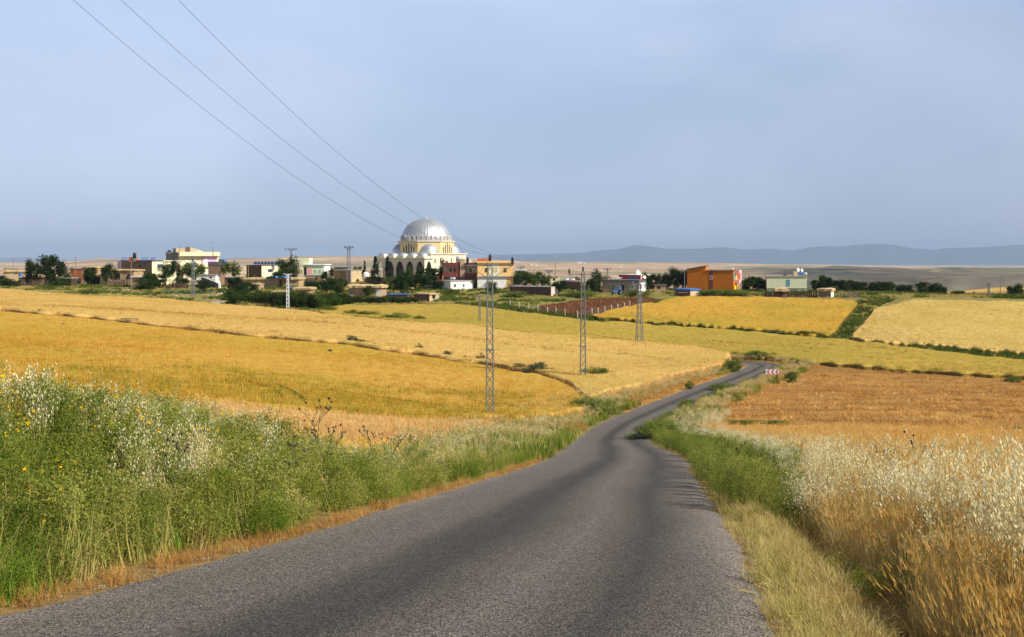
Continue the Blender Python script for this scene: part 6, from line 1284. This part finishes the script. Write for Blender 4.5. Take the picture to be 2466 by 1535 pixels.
# ------------------------------------------------------------------ fences, walls, rubble
fp = [(1229,738),(1251,744),(1274,748),(1296,751),(1319,756),(1339,757),(1361,762),(1391,766),(1408,764),(1426,759),(1441,758),(1457,755),(1473,751),(1488,748),(1504,744),(1517,741)]
pp = [drop(u, v) for u, v in fp]; fr = empty('wire_fence', pp[7]); tag(fr, 'wire fence on pale concrete posts round the ploughed plot', 'fence'); fr.location = pp[7]
for q in pp:
    mb = MB().bar((0,0,-.4),(0,0,1.35),.13).bar((0,0,1.35),(-.18,0,1.6),.11); o = mb.build('post', WM['white'], fr); o.location = q - pp[7]
mb = MB()
for a_, b_ in zip(pp[:-1], pp[1:]):
    for z_ in (.25,.5,.75,1.0,1.25): mb.bar(a_-pp[7]+Vector((0,0,z_)), b_-pp[7]+Vector((0,0,z_)), .02)
mb.build('wire', WM['steel'], fr)
def picket(label, pts, mat, hh, step=1.1, name='brush_fence'):
    P_ = [drop(u, v) for u, v in pts]; o = empty(name, P_[0]); tag(o, label, 'fence'); mb = MB(); pst = MB(); rq = random.Random(int(pts[0][0]))
    for a_, b_ in zip(P_[:-1], P_[1:]):
        n = max(2, int((b_-a_).length/.22))
        for i in range(n): q = a_.lerp(b_, i/n)-P_[0]; mb.bar(q+Vector((0,0,-.5)), q+Vector((rq.uniform(-.15,.15), rq.uniform(-.1,.1), hh*rq.uniform(.7,1.15))), .14)
    mb.build('stakes', WM[mat], o)
    for a_ in P_: q = a_-P_[0]; pst.bar(q+Vector((0,-.15,-.5)), q+Vector((0,-.15,hh*1.25)), .12)
    pst.build('posts', WM['timber'], o)
picket('dark brush fence in front of the ruined hut and the pale green house', [(1838,716),(1860,716),(1902,716),(1940,716),(1970,717)], 'wood', 1.7)
picket('dark plank fence below the wide mud house', [(262,690),(285,690),(312,690)], 'wood', 2.0, name='plank_fence')
picket('low stick fence in front of the dark shed at the far left', [(0,690),(30,690),(60,690),(100,690)], 'wood', 1.0, name='stick_fence')
picket('brown vine trellis fence above the villa lawn', [(375,694),(410,695),(455,696)], 'muddark', 1.6, name='trellis_fence')
picket('reed fence at the foot of the orchard row', [(2020,717),(2045,717),(2072,717)], 'timber', 1.3, name='reed_fence')
def stonewall(label, pts, hh=.7, wid_=.8, n=9):
    P_ = [drop(u, v) for u, v in pts]; mb = MB(); rq = random.Random(int(pts[0][0])+1)
    for a_, b_ in zip(P_[:-1], P_[1:]):
        m2 = int((b_-a_).length*n/3)
        for i in range(m2):
            q = a_.lerp(b_, rq.random())-P_[0]; r_ = rq.uniform(.13,.32); c = q+Vector((rq.uniform(-.2,.2), rq.uniform(-wid_,wid_)*.5, rq.uniform(0,hh)*.8)); k0 = rq.uniform(0,3)
            mb.poly([c+Vector((r_*math.cos(t+k0)*math.cos(e)*1.2, r_*math.sin(t+k0)*math.cos(e), r_*math.sin(e)*.8)) for e in (-.5,.5) for t in (0,1.25,2.5,3.8,5.0)]+[c+Vector((0,0,r_*.75)), c-Vector((0,0,r_*.7))], [(i_,(i_+1)%5,(i_+1)%5+5,i_+5) for i_ in range(5)]+[(i_+5,(i_+1)%5+5,10) for i_ in range(5)]+[((i_+1)%5,i_,11) for i_ in range(5)])
    o = mb.build('dry_stone_wall', WM['rubble']); o.location = P_[0]; tag(o, label, 'stone wall')
stonewall('pale dry stone wall curving round the foot of the villa lawn', [(412,716),(450,719),(490,719),(520,714),(545,705)])
stonewall('short row of stones in the grass below the wide mud house', [(258,703),(285,704),(318,702)])
stonewall('heap of stones and scrap in front of the long dark shed', [(1212,712),(1232,713),(1245,711)], .9, 1.5)
lw_ = [drop(u, v) for u, v in ((388,705),(523,705))]
us = np.linspace(388, 523, 40); V=[]
for v_ in (709, 698):
    for u in us:
        vv_ = v_ - (4 if v_ > 700 else -2)*abs((u-455)/67)**3; q = drop(u, vv_); V.append((q.x, q.y, q.z+.12))
mb = MB().poly(V, [(i, i+1, i+41, i+40) for i in range(39)]); tag(mb.build('lawn', pmat('lawn_green', (.035,.085,.03), .95, .4, .6)), kind='structure')
q0 = [drop(u, v) for u, v in ((505,729),(528,722),(548,717),(560,716),(560,723),(548,727),(540,731),(520,733))]
tag(MB().poly([(q.x, q.y, q.z+.1) for q in q0], [tuple(range(8))]).build('village_track', pmat('track_dust', (.42,.38,.34), .95, .2, .5)), kind='structure')

# ------------------------------------------------------------------ thistles
th_m = pmat('thistle_stalk', (.10,.10,.05), .9, .3, 8); th_h = pmat('thistle_head', (.07,.045,.04), .9, .4, 20)
def thistle(rnd):
    mb = MB(); hd = MB()
    def grow(p, d, l, r, lv):
        q = p + d*l; mb.tube(p, q, r, r*.6, 4, False)
        if lv == 0: hd.lathe([(0,-.005),(.012,.004),(.016,.018),(.010,.03),(0,.034)], q, 6); return
        for k in range(rnd.choice((2,3))):
            a = rnd.uniform(0,6.28); e = rnd.uniform(.35,.75); nd = (d + Vector((math.cos(a)*e, math.sin(a)*e, .1))).normalized(); grow(p + d*l*rnd.uniform(.55,1), nd, l*rnd.uniform(.45,.7), r*.65, lv-1)
    grow(Vector((0,0,-.05)), Vector((rnd.uniform(-.08,.08), rnd.uniform(-.08,.08), 1)).normalized(), .62, .011, 3)
    return mb.mesh('stalk'), hd.mesh('seed_head')
TH = [thistle(random.Random(20+i)) for i in range(4)]
for a_, b_ in TH: a_.materials.append(th_m); b_.materials.append(th_h)
THP = [(757,1090,1.45,'dark thistle left of the middle, tallest of the left trio'),(785,1100,1.3,'dark thistle in the middle of the left trio'),(728,1105,1.2,'leftmost dark thistle of the trio above the left weeds'),(905,1090,1.25,'dark branching thistle left of its close neighbour'),(935,1098,1.1,'smaller dark thistle right of its close neighbour'),(975,1085,1.15,'right hand dark thistle above the pale oats'),(690,1000,1.2,'dark thistle among the pale oat heads at the left'),(460,1010,1.25,'dark thistle in the tall oats left of the middle'),(1760,1100,1.1,'dark thistle above the green weeds on the right verge'),(2135,1195,1.05,'grey green thistle in the wheat at the right, left one'),(2195,1190,1.15,'grey green thistle in the wheat at the right, middle one'),(2245,1205,1.0,'grey green thistle in the wheat at the right, right one')]
for i, (u, v, sc_, l) in enumerate(THP):
    D_ = {0:24,1:22,2:21,3:27,4:28,5:31,6:18,7:15,8:27,9:18,10:18.5,11:17.5}[i]; x_ = (u-CU)/F*D_; gz = g1(x_, D_); root = empty('thistle', (x_, D_, gz), i*1.3); tag(root, l, 'thistle', 'dark thistles above the verges'); root.scale = (sc_,)*3
    for nm, me_ in (('stalk', TH[i % 4][0]), ('seed_heads', TH[i % 4][1])): o = bpy.data.objects.new(nm, me_); C.objects.link(o); o.parent = root

# ------------------------------------------------------------------ haze
def haze():
    mb = MB().box(-36000, 36000, -36000, 36000, float(Z.min()) - 1.0, 300.0)
    m, N, L = new_mat('haze'); o = N.new('ShaderNodeOutputMaterial'); v = N.new('ShaderNodeVolumePrincipled')
    v.inputs['Color'].default_value = (.37, .50, .73, 1); v.inputs['Density'].default_value = 5.2e-5; v.inputs['Anisotropy'].default_value = 0.0
    L.new(v.outputs[0], o.inputs['Volume'])
    tag(mb.build('haze', m), kind='stuff')
haze()
